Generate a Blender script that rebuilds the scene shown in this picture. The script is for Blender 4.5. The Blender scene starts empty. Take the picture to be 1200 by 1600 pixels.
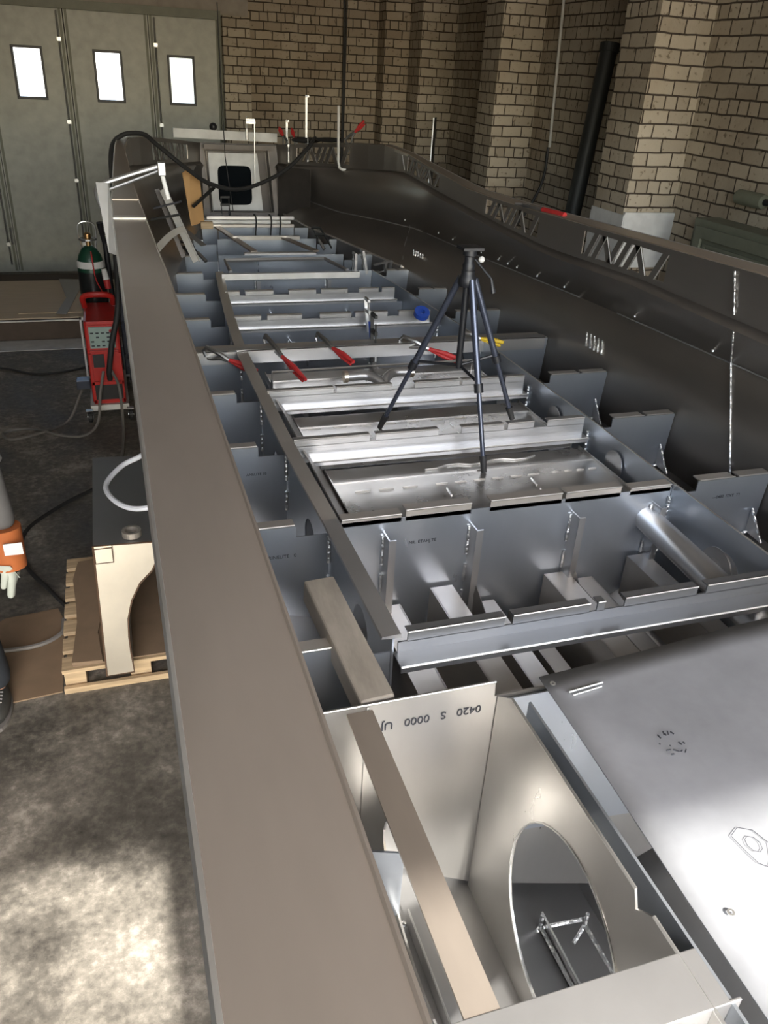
import bpy, bmesh, math, random
from mathutils import Vector, Matrix
random.seed(7)
SC = bpy.context.scene
COL = SC.collection
PI = math.pi

# ------------------------------------------------------------------ camera
cd = bpy.data.cameras.new('camera'); cam = bpy.data.objects.new('camera', cd); COL.objects.link(cam)
pitch, roll, yaw = math.radians(29.03), math.radians(3.428), math.radians(19.348)
F = Vector((math.sin(yaw)*math.cos(pitch), math.cos(yaw)*math.cos(pitch), -math.sin(pitch)))
R0 = Vector((math.cos(yaw), -math.sin(yaw), 0)); U0 = R0.cross(F)
R1 = R0*math.cos(roll) + U0*math.sin(roll); U1 = -R0*math.sin(roll) + U0*math.cos(roll)
M = Matrix((R1, U1, -F)).transposed().to_4x4(); M.translation = Vector((0, 0, 2.5))
cam.matrix_world = M
cd.sensor_fit = 'VERTICAL'; cd.sensor_height = 24.0; cd.lens = 1246.5/1600*24.0
cd.clip_start = 0.02; cd.clip_end = 200
SC.camera = cam

# ------------------------------------------------------------------ world, sun, exposure
w = bpy.data.worlds.new('sky'); SC.world = w; w.use_nodes = True
nt = w.node_tree; nt.nodes.clear()
sky = nt.nodes.new('ShaderNodeTexSky'); sky.sky_type = 'NISHITA'; sky.sun_disc = False
sky.sun_elevation = math.radians(44); sky.sun_rotation = math.radians(180); sky.dust_density = 2.0; sky.air_density = 1.2
bg = nt.nodes.new('ShaderNodeBackground'); bg.inputs['Strength'].default_value = 0.55
wo = nt.nodes.new('ShaderNodeOutputWorld')
nt.links.new(sky.outputs[0], bg.inputs[0]); nt.links.new(bg.outputs[0], wo.inputs[0])
sl = bpy.data.lights.new('sun', 'SUN'); sl.energy = 8.0; sl.angle = math.radians(1.6); sl.color = (1.0, .95, .88)
sun = bpy.data.objects.new('sun', sl); COL.objects.link(sun)
sun.rotation_euler = Vector((-0.035, 0.96, -1.0)).to_track_quat('-Z', 'Y').to_euler()
pl = bpy.data.lights.new('gate_portal', 'AREA'); pl.shape = 'RECTANGLE'; pl.size = 6.0; pl.size_y = 3.97
pl.cycles.is_portal = True
po = bpy.data.objects.new('gate_portal', pl); COL.objects.link(po)
po.location = (0.9, -1.58, 1.98); po.rotation_euler = Vector((0, 1, 0)).to_track_quat('-Z', 'Z').to_euler()
vs = SC.view_settings; vs.view_transform = 'Standard'; vs.look = 'None'; vs.gamma = 1.0; vs.use_curve_mapping = False
vs.exposure = 1.15
try:
    SC.cycles.use_denoising = True; SC.cycles.max_bounces = 10; SC.cycles.glossy_bounces = 6; SC.cycles.diffuse_bounces = 6
    SC.cycles.sample_clamp_indirect = 6.0; SC.cycles.caustics_reflective = True; SC.cycles.blur_glossy = 1.0
except Exception:
    pass

# ------------------------------------------------------------------ materials
def newmat(name):
    m = bpy.data.materials.new(name); m.use_nodes = True
    n = m.node_tree; n.nodes.clear()
    o = n.nodes.new('ShaderNodeOutputMaterial'); b = n.nodes.new('ShaderNodeBsdfPrincipled')
    n.links.new(b.outputs[0], o.inputs[0])
    return m, n, b
def node(n, t, **kw):
    x = n.nodes.new(t)
    for k, v in kw.items():
        if hasattr(x, k): setattr(x, k, v)
        else: x.inputs[k.replace('_', ' ')].default_value = v
    return x
def coords(n, scale=(1, 1, 1), kind='Object'):
    tc = n.nodes.new('ShaderNodeTexCoord'); mp = n.nodes.new('ShaderNodeMapping')
    mp.inputs['Scale'].default_value = scale
    n.links.new(tc.outputs[kind], mp.inputs[0]); return mp.outputs[0]
def ramp(n, fac, stops):
    r = n.nodes.new('ShaderNodeValToRGB'); e = r.color_ramp.elements
    while len(e) > len(stops): e.remove(e[-1])
    while len(e) < len(stops): e.new(1.0)
    for k, (p, c) in enumerate(stops):
        e[k].position = p; e[k].color = (*c, 1) if len(c) == 3 else c
    n.links.new(fac, r.inputs[0]); return r.outputs[0]
def rgb(h):
    f = lambda v: v/12.92 if v <= .04045 else ((v+.055)/1.055)**2.4
    return tuple(f(int(h[i:i+2], 16)/255) for i in (0, 2, 4))
def plain(name, c, rough=.6, metal=0, spec=.5):
    m, n, b = newmat(name)
    no = node(n, 'ShaderNodeTexNoise', Scale=9.0, Detail=4.0); n.links.new(coords(n), no.inputs['Vector'])
    c2 = tuple(max(0, v*.86) for v in c); c3 = tuple(min(1, v*1.1) for v in c)
    n.links.new(ramp(n, no.outputs[0], [(.3, c2), (.7, c3)]), b.inputs['Base Color'])
    b.inputs['Roughness'].default_value = rough; b.inputs['Metallic'].default_value = metal
    b.inputs['Specular IOR Level'].default_value = spec
    return m
def metal(name, c, r0, r1, stretch=(1, 1, 1), bump=.15, bscale=2.2, blotch=.15, metallic=1.0):
    m, n, b = newmat(name)
    v = coords(n, stretch)
    a = node(n, 'ShaderNodeTexNoise', Scale=3.0, Detail=5.0, Roughness=.6); n.links.new(v, a.inputs['Vector'])
    f = node(n, 'ShaderNodeTexNoise', Scale=38.0, Detail=3.0); n.links.new(v, f.inputs['Vector'])
    mx = node(n, 'ShaderNodeMath', operation='MULTIPLY_ADD'); n.links.new(f.outputs[0], mx.inputs[0])
    mx.inputs[1].default_value = .12; n.links.new(a.outputs[0], mx.inputs[2])
    lo = tuple(x*(1-blotch) for x in c); hi = tuple(min(1, x*(1+blotch)) for x in c)
    n.links.new(ramp(n, mx.outputs[0], [(.38, lo), (.8, hi)]), b.inputs['Base Color'])
    rr = n.nodes.new('ShaderNodeMapRange'); rr.inputs[1].default_value = .35; rr.inputs[2].default_value = .85
    rr.inputs[3].default_value = r0; rr.inputs[4].default_value = r1
    n.links.new(mx.outputs[0], rr.inputs[0]); n.links.new(rr.outputs[0], b.inputs['Roughness'])
    b.inputs['Metallic'].default_value = metallic
    g = node(n, 'ShaderNodeTexNoise', Scale=bscale, Detail=1.5); n.links.new(coords(n), g.inputs['Vector'])
    bp = node(n, 'ShaderNodeBump', Strength=bump, Distance=.05); n.links.new(g.outputs[0], bp.inputs['Height'])
    n.links.new(bp.outputs[0], b.inputs['Normal'])
    return m
def brick_mat(name, c1, c2, dirt):
    m, n, b = newmat(name)
    tc = n.nodes.new('ShaderNodeTexCoord'); sp = n.nodes.new('ShaderNodeSeparateXYZ'); n.links.new(tc.outputs['Object'], sp.inputs[0])
    ge = n.nodes.new('ShaderNodeNewGeometry'); sn = n.nodes.new('ShaderNodeSeparateXYZ'); n.links.new(ge.outputs['True Normal'], sn.inputs[0])
    ab = node(n, 'ShaderNodeMath', operation='ABSOLUTE'); n.links.new(sn.outputs[0], ab.inputs[0])
    gt = node(n, 'ShaderNodeMath', operation='GREATER_THAN'); n.links.new(ab.outputs[0], gt.inputs[0]); gt.inputs[1].default_value = .5
    mi = n.nodes.new('ShaderNodeMix'); mi.data_type = 'FLOAT'
    n.links.new(gt.outputs[0], mi.inputs[0]); n.links.new(sp.outputs[0], mi.inputs[2]); n.links.new(sp.outputs[1], mi.inputs[3])
    cb = n.nodes.new('ShaderNodeCombineXYZ'); n.links.new(mi.outputs[0], cb.inputs[0]); n.links.new(sp.outputs[2], cb.inputs[1])
    # uneven courses: nudge the coordinates
    wn = node(n, 'ShaderNodeTexNoise', Scale=5.0, Detail=2.0); n.links.new(tc.outputs['Object'], wn.inputs['Vector'])
    sb = n.nodes.new('ShaderNodeVectorMath'); sb.operation = 'SUBTRACT'; n.links.new(wn.outputs['Color'], sb.inputs[0]); sb.inputs[1].default_value = (.5, .5, .5)
    sc_ = n.nodes.new('ShaderNodeVectorMath'); sc_.operation = 'SCALE'; n.links.new(sb.outputs[0], sc_.inputs[0]); sc_.inputs['Scale'].default_value = .022
    ad = n.nodes.new('ShaderNodeVectorMath'); ad.operation = 'ADD'; n.links.new(cb.outputs[0], ad.inputs[0]); n.links.new(sc_.outputs[0], ad.inputs[1])
    br = n.nodes.new('ShaderNodeTexBrick'); n.links.new(ad.outputs[0], br.inputs['Vector'])
    br.offset = .5; br.squash = .5; br.squash_frequency = 6
    for k, v in (('Scale', 1.0), ('Mortar Size', .0065), ('Mortar Smooth', .25), ('Bias', 0.0), ('Brick Width', .215), ('Row Height', .0975)):
        br.inputs[k].default_value = v
    br.inputs['Color1'].default_value = (*c1, 1); br.inputs['Color2'].default_value = (*c2, 1); br.inputs['Mortar'].default_value = (*dirt, 1)
    big = node(n, 'ShaderNodeTexNoise', Scale=1.1, Detail=5.0); n.links.new(tc.outputs['Object'], big.inputs['Vector'])
    chip = node(n, 'ShaderNodeTexNoise', Scale=26.0, Detail=3.0); n.links.new(tc.outputs['Object'], chip.inputs['Vector'])
    t = ramp(n, big.outputs[0], [(.3, (.62, .56, .50)), (.5, (.85, .82, .78)), (.72, (1, 1, 1))])
    m1 = n.nodes.new('ShaderNodeMix'); m1.data_type = 'RGBA'; m1.blend_type = 'MULTIPLY'; m1.inputs[0].default_value = 1.0
    n.links.new(br.outputs['Color'], m1.inputs[6]); n.links.new(t, m1.inputs[7])
    ch = ramp(n, chip.outputs[0], [(.30, (.35, .32, .28)), (.38, (1, 1, 1))])
    m2 = n.nodes.new('ShaderNodeMix'); m2.data_type = 'RGBA'; m2.blend_type = 'MULTIPLY'; m2.inputs[0].default_value = .8
    n.links.new(m1.outputs[2], m2.inputs[6]); n.links.new(ch, m2.inputs[7])
    n.links.new(m2.outputs[2], b.inputs['Base Color'])
    b.inputs['Roughness'].default_value = .9
    iv = node(n, 'ShaderNodeMath', operation='SUBTRACT'); iv.inputs[0].default_value = 1.0; n.links.new(br.outputs['Fac'], iv.inputs[1])
    hh = node(n, 'ShaderNodeMath', operation='MULTIPLY_ADD'); n.links.new(chip.outputs[0], hh.inputs[0]); hh.inputs[1].default_value = .35; n.links.new(iv.outputs[0], hh.inputs[2])
    bp = node(n, 'ShaderNodeBump', Strength=.9, Distance=.012); n.links.new(hh.outputs[0], bp.inputs['Height'])
    n.links.new(bp.outputs[0], b.inputs['Normal'])
    return m
def floor_mat():
    m, n, b = newmat('stained_concrete')
    v = coords(n)
    a = node(n, 'ShaderNodeTexNoise', Scale=1.6, Detail=9.0, Roughness=.68); n.links.new(v, a.inputs['Vector'])
    c = node(n, 'ShaderNodeTexNoise', Scale=24.0, Detail=10.0, Roughness=.75); n.links.new(v, c.inputs['Vector'])
    s = node(n, 'ShaderNodeMath', operation='MULTIPLY_ADD'); n.links.new(c.outputs[0], s.inputs[0]); s.inputs[1].default_value = .55; n.links.new(a.outputs[0], s.inputs[2])
    col = ramp(n, s.outputs[0], [(.56, (.035, .032, .028)), (.70, (.085, .078, .066)), (.82, (.17, .155, .13)), (.95, (.36, .33, .28))])
    n.links.new(col, b.inputs['Base Color'])
    n.links.new(ramp(n, a.outputs[0], [(.35, (.35,)*3), (.6, (.75,)*3)]), b.inputs['Roughness'])
    bp = node(n, 'ShaderNodeBump', Strength=.5, Distance=.01); n.links.new(s.outputs[0], bp.inputs['Height']); n.links.new(bp.outputs[0], b.inputs['Normal'])
    return m
def wood_mat(name, c, dark=.6, stretch=(1, 12, 12)):
    m, n, b = newmat(name)
    a = node(n, 'ShaderNodeTexNoise', Scale=4.0, Detail=6.0, Distortion=.6); n.links.new(coords(n, stretch), a.inputs['Vector'])
    n.links.new(ramp(n, a.outputs[0], [(.3, tuple(x*dark for x in c)), (.65, c)]), b.inputs['Base Color'])
    b.inputs['Roughness'].default_value = .75
    return m
def glass_mat():
    m, n, b = newmat('window_glass')
    b.inputs['Base Color'].default_value = (.95, .97, .97, 1); b.inputs['Roughness'].default_value = .08
    b.inputs['Transmission Weight'].default_value = 1.0; b.inputs['IOR'].default_value = 1.05
    return m

MT = {}
MT['brick'] = brick_mat('silicate_brick', rgb('c2b9a8'), rgb('a59b8b'), rgb('4a4138'))
MT['brick_dark'] = brick_mat('darker_brick', rgb('b3a896'), rgb('988c7b'), rgb('40382f'))  # same brick in a darker tone, for back wall and corner pier
MT['floor'] = floor_mat()
MT['ceiling'] = plain('ceiling_slab', (.46, .42, .37), .9)
MT['wall'] = plain('grubby_plaster', (.34, .31, .27), .9)
MT['wall_left'] = plain('dark_plaster', (.10, .09, .08), .9)  # unseen wall, coloured dark so the right hull mirrors a dim hall
MT['door'] = plain('door_paint', rgb('a1a399'), .42)
MT['house_window'] = plain('house_window', (.30, .32, .34), .3)
MT['door_dark'] = plain('door_seal', (.012, .012, .012), .7)
MT['steel'] = metal('zinc_steel', (.55, .56, .56), .28, .45, bump=.03)
MT['alu'] = metal('mill_aluminium', (.52, .52, .52), .28, .40, (1, 1, .35), .20, 2.4, .06, .85)
MT['alu_web'] = metal('frame_aluminium', (.46, .50, .55), .26, .36, (1, 1, .3), .34, 2.6, .06, .84)
MT['alu_hull'] = metal('hull_aluminium', (.30, .275, .25), .32, .42, (1, .3, 1), .08, 1.3, .08, .86)
MT['alu_deck'] = metal('deck_aluminium', (.42, .365, .31), .36, .48, (1, .25, 1), .06, 1.3, .12, .72)
MT['alu_flange'] = metal('flange_aluminium', (.55, .52, .48), .28, .40, (1, .4, 1), .10, 3.0, .08, .72)
MT['alu_sheet'] = metal('loose_sheet_aluminium', (.36, .375, .40), .38, .52, (1, 1, 1), .26, 3.4, .16, .5)
MT['alu_sole'] = metal('sole_aluminium', (.47, .46, .44), .24, .36, (1, 1, 1), .22, 3.6, .14, .85)
MT['alu_stern'] = metal('stern_aluminium', (.44, .43, .41), .26, .38, (1, 1, .35), .2, 2.6, .08, .8)
MT['alu_beam'] = metal('beam_aluminium', (.30, .31, .32), .30, .40, (.3, 1, 1), .15, 2.4, .1, .85)
MT['dull_rail'] = plain('dull_grey_rail', (.20, .19, .17), .5, .4)  # grey colour subdues the bright sky reflection on the rails
MT['alu_bow'] = plain('darkened_bow_metal', (.085, .075, .068), .45, .5)  # dark colour put in place of the bright gate reflection at the bow
MT['alu_dull'] = plain('sawn_aluminium', (.55, .55, .53), .55, .6)
MT['weld'] = metal('weld_bead', (.66, .67, .67), .35, .5, (1, 1, 1), .35, 60, .1)
MT['edge'] = metal('cut_edge', (.92, .92, .90), .35, .5, (1, 1, 1), .02, 3, .04)
MT['tan_edge'] = metal('bent_edge', (.80, .72, .60), .3, .45, (1, 1, 1), .02, 3, .1)
MT['ink'] = plain('marking_ink', (.03, .032, .04), .7)
MT['black'] = plain('black_plastic', (.012, .013, .016), .45)
MT['carbon'] = metal('tripod_tube', (.07, .08, .11), .25, .35, (1, 1, 1), .0, 3, .1, .6)
MT['rubber'] = plain('rubber_sheath', (.02, .02, .02), .6)
MT['cable_grey'] = plain('grey_sheath', (.16, .15, .14), .55)
MT['hose'] = plain('white_hose', (.62, .64, .68), .35)
MT['red'] = plain('red_enamel', (.50, .025, .02), .35)
MT['red_grip'] = plain('red_grip', (.45, .03, .03), .45)
MT['blue'] = plain('blue_plastic', (.02, .06, .32), .4)
MT['yellow'] = plain('yellow_grip', (.6, .42, .03), .45)
MT['panel'] = plain('control_panel', (.30, .40, .36), .4)
MT['white'] = plain('white_paint', (.62, .62, .60), .5)
MT['paper'] = plain('paper_label', (.70, .70, .68), .8)
MT['green'] = plain('bottle_green', (.012, .06, .035), .35)
MT['bottle'] = plain('bottle_black', (.012, .014, .014), .3)
MT['brass'] = metal('brass', (.65, .40, .18), .3, .45, bump=.02)
MT['wood'] = wood_mat('pale_timber', rgb('c9b08c'))
MT['ply'] = wood_mat('plywood_sheet', rgb('d2bf a2'.replace(' ','')), .9)
MT['card'] = wood_mat('cardboard', rgb('85705a'), .85, (2, 2, 2))
MT['tan'] = wood_mat('tan_board', rgb('c49a66'), .9, (2, 2, 2))
MT['rusty'] = metal('rusty_tube', (.46, .42, .36), .35, .55, (4, 1, 4), .15, 5, .25, .6)
MT['brown'] = plain('brown_board_edge', (.085, .062, .047), .8)
MT['tank_face'] = metal('tinted_sheet', (.78, .72, .60), .34, .48, (1, 1, 1), .06, 2, .08, .8)
MT['tank_top'] = metal('tank_lid', (.27, .27, .27), .4, .55, (1, 1, 1), .05, 2, .1, .8)
MT['edge_dark'] = plain('burnt_weld', (.10, .055, .03), .6)
MT['cabinet'] = plain('cabinet_paint', rgb('6c6f60'), .5)
MT['pipe_dark'] = plain('dark_cast_pipe', (.02, .021, .02), .55)
MT['jacket'] = plain('grey_jacket', (.12, .115, .11), .9)
MT['jacket_pale'] = plain('reflective_trim', (.34, .33, .32), .7)
MT['trousers'] = plain('dark_trousers', (.018, .022, .028), .9)
MT['glove_orange'] = plain('orange_cuff', (.42, .12, .03), .8)
MT['glove_white'] = plain('glove_leather', (.50, .53, .46), .85)
MT['shoe'] = plain('shoe_leather', (.045, .045, .042), .6)
MT['skin'] = plain('skin', (.52, .30, .21), .55)
MT['hair'] = plain('hair', (.04, .025, .015), .8)
MT['glass'] = glass_mat()
MT['render_wall'] = plain('pale_render', (.72, .70, .66), .9)
MT['leaf'] = plain('foliage', (.16, .22, .10), .9)
MT['bark'] = plain('bark', (.10, .07, .05), .9)
MT['ground'] = plain('yard_ground', (.34, .33, .31), .9)
MT['window_dark'] = plain('dark_opening', (.006, .008, .010), .9, 0, .05)

# ------------------------------------------------------------------ mesh helpers
class MB:
    def __init__(s): s.v = []; s.f = []
    def add(s, v, f):
        o = len(s.v); s.v += [tuple(p) for p in v]; s.f += [tuple(i+o for i in q) for q in f]; return s
    def box(s, x0, x1, y0, y1, z0, z1):
        v = [(x, y, z) for x in (x0, x1) for y in (y0, y1) for z in (z0, z1)]
        return s.add(v, [(0, 1, 3, 2), (4, 6, 7, 5), (0, 4, 5, 1), (2, 3, 7, 6), (0, 2, 6, 4), (1, 5, 7, 3)])
    def bar(s, p, q, w, h, up=(0, 0, 1)):
        p, q = Vector(p), Vector(q); d = (q-p).normalized(); u = Vector(up)
        a = d.cross(u)
        if a.length < 1e-4: a = d.cross(Vector((1, 0, 0)))
        a.normalize(); b = a.cross(d).normalized(); a *= w/2; b *= h/2
        v = [p-a-b, p+a-b, p+a+b, p-a+b, q-a-b, q+a-b, q+a+b, q-a+b]
        return s.add(v, [(0, 1, 2, 3), (7, 6, 5, 4), (0, 4, 5, 1), (1, 5, 6, 2), (2, 6, 7, 3), (3, 7, 4, 0)])
    def prism(s, poly, fn, t0, t1):
        """poly: 2D outline; fn(a, b, t) -> 3D; extruded from t0 to t1"""
        n = len(poly); v = [fn(a, b, t0) for a, b in poly]+[fn(a, b, t1) for a, b in poly]
        f = [tuple(range(n-1, -1, -1)), tuple(range(n, 2*n))]+[(i, (i+1) % n, n+(i+1) % n, n+i) for i in range(n)]
        return s.add(v, f)
    def tube(s, pts, r, seg=8, closed=False):
        pts = [Vector(p) for p in pts]; n = len(pts); rr = r if isinstance(r, (list, tuple)) else [r]*n
        v = []; ref = None
        for i, p in enumerate(pts):
            if closed: d = pts[(i+1) % n]-pts[i-1]
            else: d = pts[min(i+1, n-1)]-pts[max(i-1, 0)]
            d = d.normalized() if d.length > 1e-9 else Vector((0, 0, 1))
            if ref is None:
                ref = d.orthogonal().normalized()
            ref = (ref-d*ref.dot(d)); ref = ref.normalized() if ref.length > 1e-6 else d.orthogonal().normalized()
            b = d.cross(ref)
            v += [p+(ref*math.cos(2*PI*k/seg)+b*math.sin(2*PI*k/seg))*rr[i] for k in range(seg)]
        f = []
        for i in range(n if closed else n-1):
            j = (i+1) % n
            for k in range(seg):
                f.append((i*seg+k, i*seg+(k+1) % seg, j*seg+(k+1) % seg, j*seg+k))
        if not closed: f += [tuple(range(seg-1, -1, -1)), tuple((n-1)*seg+k for k in range(seg))]
        return s.add(v, f)
    def ring(s, c, ax, r0, r1, h, seg=24):
        c = Vector(c); ax = Vector(ax).normalized(); a = ax.orthogonal().normalized(); b = ax.cross(a)
        v = []
        for (r, t) in ((r0, 0), (r1, 0), (r1, h), (r0, h)):
            v += [c+ax*t+(a*math.cos(2*PI*k/seg)+b*math.sin(2*PI*k/seg))*r for k in range(seg)]
        f = []
        for q in range(4):
            for k in range(seg):
                f.append((q*seg+k, q*seg+(k+1) % seg, ((q+1) % 4)*seg+(k+1) % seg, ((q+1) % 4)*seg+k))
        return s.add(v, f)
    def ball(s, c, r, seg=12, rings=8, sc=(1, 1, 1)):
        c = Vector(c); v = [c+Vector((0, 0, r*sc[2]))]; f = []
        for i in range(1, rings):
            a = PI*i/rings
            v += [c+Vector((r*sc[0]*math.sin(a)*math.cos(2*PI*k/seg), r*sc[1]*math.sin(a)*math.sin(2*PI*k/seg), r*sc[2]*math.cos(a))) for k in range(seg)]
        v.append(c-Vector((0, 0, r*sc[2])))
        for k in range(seg): f.append((0, 1+k, 1+(k+1) % seg))
        for i in range(rings-2):
            for k in range(seg):
                a = 1+i*seg; f.append((a+k, a+seg+k, a+seg+(k+1) % seg, a+(k+1) % seg))
        l = len(v)-1; a = 1+(rings-2)*seg
        for k in range(seg): f.append((l, a+(k+1) % seg, a+k))
        return s.add(v, f)
    def lathe(s, base, prof, seg=20, ax=(0, 0, 1)):
        ax = Vector(ax).normalized(); b0 = Vector(base)
        pts = [b0+ax*z for r, z in prof]; return s.tube2(pts, [r for r, z in prof], ax, seg)
    def tube2(s, pts, rr, ax, seg):
        a = ax.orthogonal().normalized(); b = ax.cross(a); v = []; n = len(pts)
        for p, r in zip(pts, rr): v += [p+(a*math.cos(2*PI*k/seg)+b*math.sin(2*PI*k/seg))*max(r, 1e-4) for k in range(seg)]
        f = [(i*seg+k, i*seg+(k+1) % seg, (i+1)*seg+(k+1) % seg, (i+1)*seg+k) for i in range(n-1) for k in range(seg)]
        f += [tuple(range(seg-1, -1, -1)), tuple((n-1)*seg+k for k in range(seg))]
        return s.add(v, f)
    def holed(s, outline, holes, fn, t0, t1):
        """plate with holes: 2D triangulation by bmesh, extruded"""
        bm = bmesh.new(); es = []
        for lp in [outline]+holes:
            vv = [bm.verts.new((a, b, 0)) for a, b in lp]
            es += [bm.edges.new((vv[i], vv[(i+1) % len(vv)])) for i in range(len(vv))]
        bmesh.ops.triangle_fill(bm, use_beauty=True, edges=es)
        bm.verts.index_update(); bm.verts.ensure_lookup_table()
        pts = [(v.co.x, v.co.y) for v in bm.verts]; fs = [tuple(v.index for v in f.verts) for f in bm.faces]
        bm.free(); n = len(pts)
        v = [fn(a, b, t0) for a, b in pts]+[fn(a, b, t1) for a, b in pts]
        f = [q for q in fs]+[tuple(i+n for i in reversed(q)) for q in fs]
        o = 0
        for lp in [outline]+holes:
            k = len(lp); f += [(o+i, o+(i+1) % k, n+o+(i+1) % k, n+o+i) for i in range(k)]; o += k
        return s.add(v, f)
    def xf(s, mtx):
        s.v = [tuple(mtx @ Vector(p)) for p in s.v]; return s

WL = {}     # world position of every object's origin
def build(mb, name, mat, parent=None, smooth=False, bevel=0, org=None, solid=0, label=None):
    xs = [p[0] for p in mb.v]; ys = [p[1] for p in mb.v]; zs = [p[2] for p in mb.v]
    c = Vector(org) if org else Vector(((min(xs)+max(xs))/2, (min(ys)+max(ys))/2, min(zs)))
    me = bpy.data.meshes.new(name); me.from_pydata([Vector(p)-c for p in mb.v], [], mb.f)
    bm = bmesh.new(); bm.from_mesh(me); bmesh.ops.recalc_face_normals(bm, faces=bm.faces); bm.to_mesh(me); bm.free()
    me.materials.append(MT[mat] if isinstance(mat, str) else mat)
    if smooth:
        for p in me.polygons: p.use_smooth = True
        me.set_sharp_from_angle(angle=math.radians(42)) if hasattr(me, 'set_sharp_from_angle') else None
    o = bpy.data.objects.new(name, me); COL.objects.link(o)
    o.location = c - (WL[parent.name] if parent else Vector((0, 0, 0)))
    if parent: o.parent = parent
    WL[o.name] = c
    if bevel:
        b = o.modifiers.new('bevel', 'BEVEL'); b.width = bevel; b.segments = 2; b.limit_method = 'ANGLE'
    if solid:
        q = o.modifiers.new('solid', 'SOLIDIFY'); q.thickness = solid; q.offset = 0
    if label: o['label'] = label
    return o
def tag(o, label, cat, group=None):
    o['label'] = label; o['category'] = cat
    if group: o['group'] = group
    return o
def thing(name, label, cat, loc, group=None):
    o = bpy.data.objects.new(name, None); COL.objects.link(o); o.location = loc; o.empty_display_size = .1
    WL[o.name] = Vector(loc); return tag(o, label, cat, group)
def structure(mb, name, mat, parent=None, **kw):
    o = build(mb, name, mat, parent, **kw)
    if parent is None: o['kind'] = 'structure'
    return o
def text_mesh(s, size, mtx, name, mat, parent):
    cu = bpy.data.curves.new('t', 'FONT'); cu.body = s; cu.size = size; cu.extrude = .0004; cu.align_x = 'CENTER'
    to = bpy.data.objects.new('t', cu); COL.objects.link(to)
    bpy.context.view_layer.update()
    me = bpy.data.meshes.new_from_object(to.evaluated_get(bpy.context.evaluated_depsgraph_get()))
    bpy.data.objects.remove(to); bpy.data.curves.remove(cu)
    mb = MB(); mb.add([mtx @ v.co for v in me.vertices], [tuple(p.vertices) for p in me.polygons]); bpy.data.meshes.remove(me)
    return build(mb, name, mat, parent)
def lerp(tab, x):
    if x <= tab[0][0]: return tab[0][1]
    for (a, u), (b, v) in zip(tab, tab[1:]):
        if x <= b: return u+(v-u)*(x-a)/(b-a)
    return tab[-1][1]
def bez(pts, n=24):
    """Catmull-Rom through pts"""
    P = [Vector(p) for p in pts]; P = [P[0]*2-P[1]]+P+[P[-1]*2-P[-2]]; out = []
    for i in range(1, len(P)-2):
        for k in range(n):
            t = k/n; a, b, c, d = P[i-1:i+3]
            out.append(.5*((2*b)+(c-a)*t+(2*a-5*b+4*c-d)*t*t+(-a+3*b-3*c+d)*t**3))
    out.append(P[-2]); return out
def oval(cx, cy, rx, ry, n=28, p=2.0):
    o = []
    for k in range(n):
        a = 2*PI*k/n; c, s = math.cos(a), math.sin(a)
        o.append((cx+rx*abs(c)**(2/p)*(1 if c >= 0 else -1), cy+ry*abs(s)**(2/p)*(1 if s >= 0 else -1)))
    return o
XZ = lambda a, b, t: (a, t, b)
YZ = lambda a, b, t: (t, a, b)
XY = lambda a, b, t: (a, b, t)

# ================================================================== THE ROOM
GY = -1.6     # plane of the open gate behind the camera
structure(MB().box(-3.6, 4.75, GY-.3, 11.7, -.12, 0), 'floor', 'floor')
structure(MB().box(-3.6, 4.75, GY-.3, 11.7, 4.7, 4.85), 'ceiling', 'ceiling')
# back wall right of the folding door, with the lintel above it
wb = MB(); wb.box(1.62, 4.6, 11.28, 11.6, 0, 4.7)
structure(wb, 'wall_back', 'brick_dark')
structure(MB().box(-3.4, 1.84, 11.24, 11.6, 2.94, 4.7), 'wall_back_lintel', 'wall')['label'] = 'dark lintel above the folding door'
structure(MB().box(1.50, 1.82, 11.0, 11.28, 0, 2.94), 'wall_back_pier', 'brick')
structure(MB().box(3.50, 3.95, 11.0, 11.28, 0, 4.7), 'wall_back_corner_pier', 'brick_dark')
structure(MB().box(4.28, 4.6, GY, 11.28, 0, 4.7), 'wall_right', 'brick')
for k, (ya, yb) in enumerate(((10.55, 10.95), (8.27, 8.68), (5.68, 6.12), (2.9, 3.35), (.2, .65))):
    structure(MB().box(3.82, 4.28, ya, yb, 0, 4.7), 'wall_right_pier', 'brick')
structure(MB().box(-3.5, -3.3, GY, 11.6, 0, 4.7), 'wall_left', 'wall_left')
wg = MB(); wg.box(-3.4, -2.1, GY-.2, GY, 0, 4.7); wg.box(3.9, 4.6, GY-.2, GY, 0, 4.7); wg.box(-2.1, 3.9, GY-.2, GY, 3.97, 4.7)
structure(wg, 'wall_front', 'wall')
structure(MB().box(3.815, 3.822, 5.66, 6.14, 1.2, 1.60), 'trim_1', 'white')
structure(MB().box(3.822, 4.28, 5.655, 5.68, 1.2, 1.62), 'trim_2', 'white')

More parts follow.
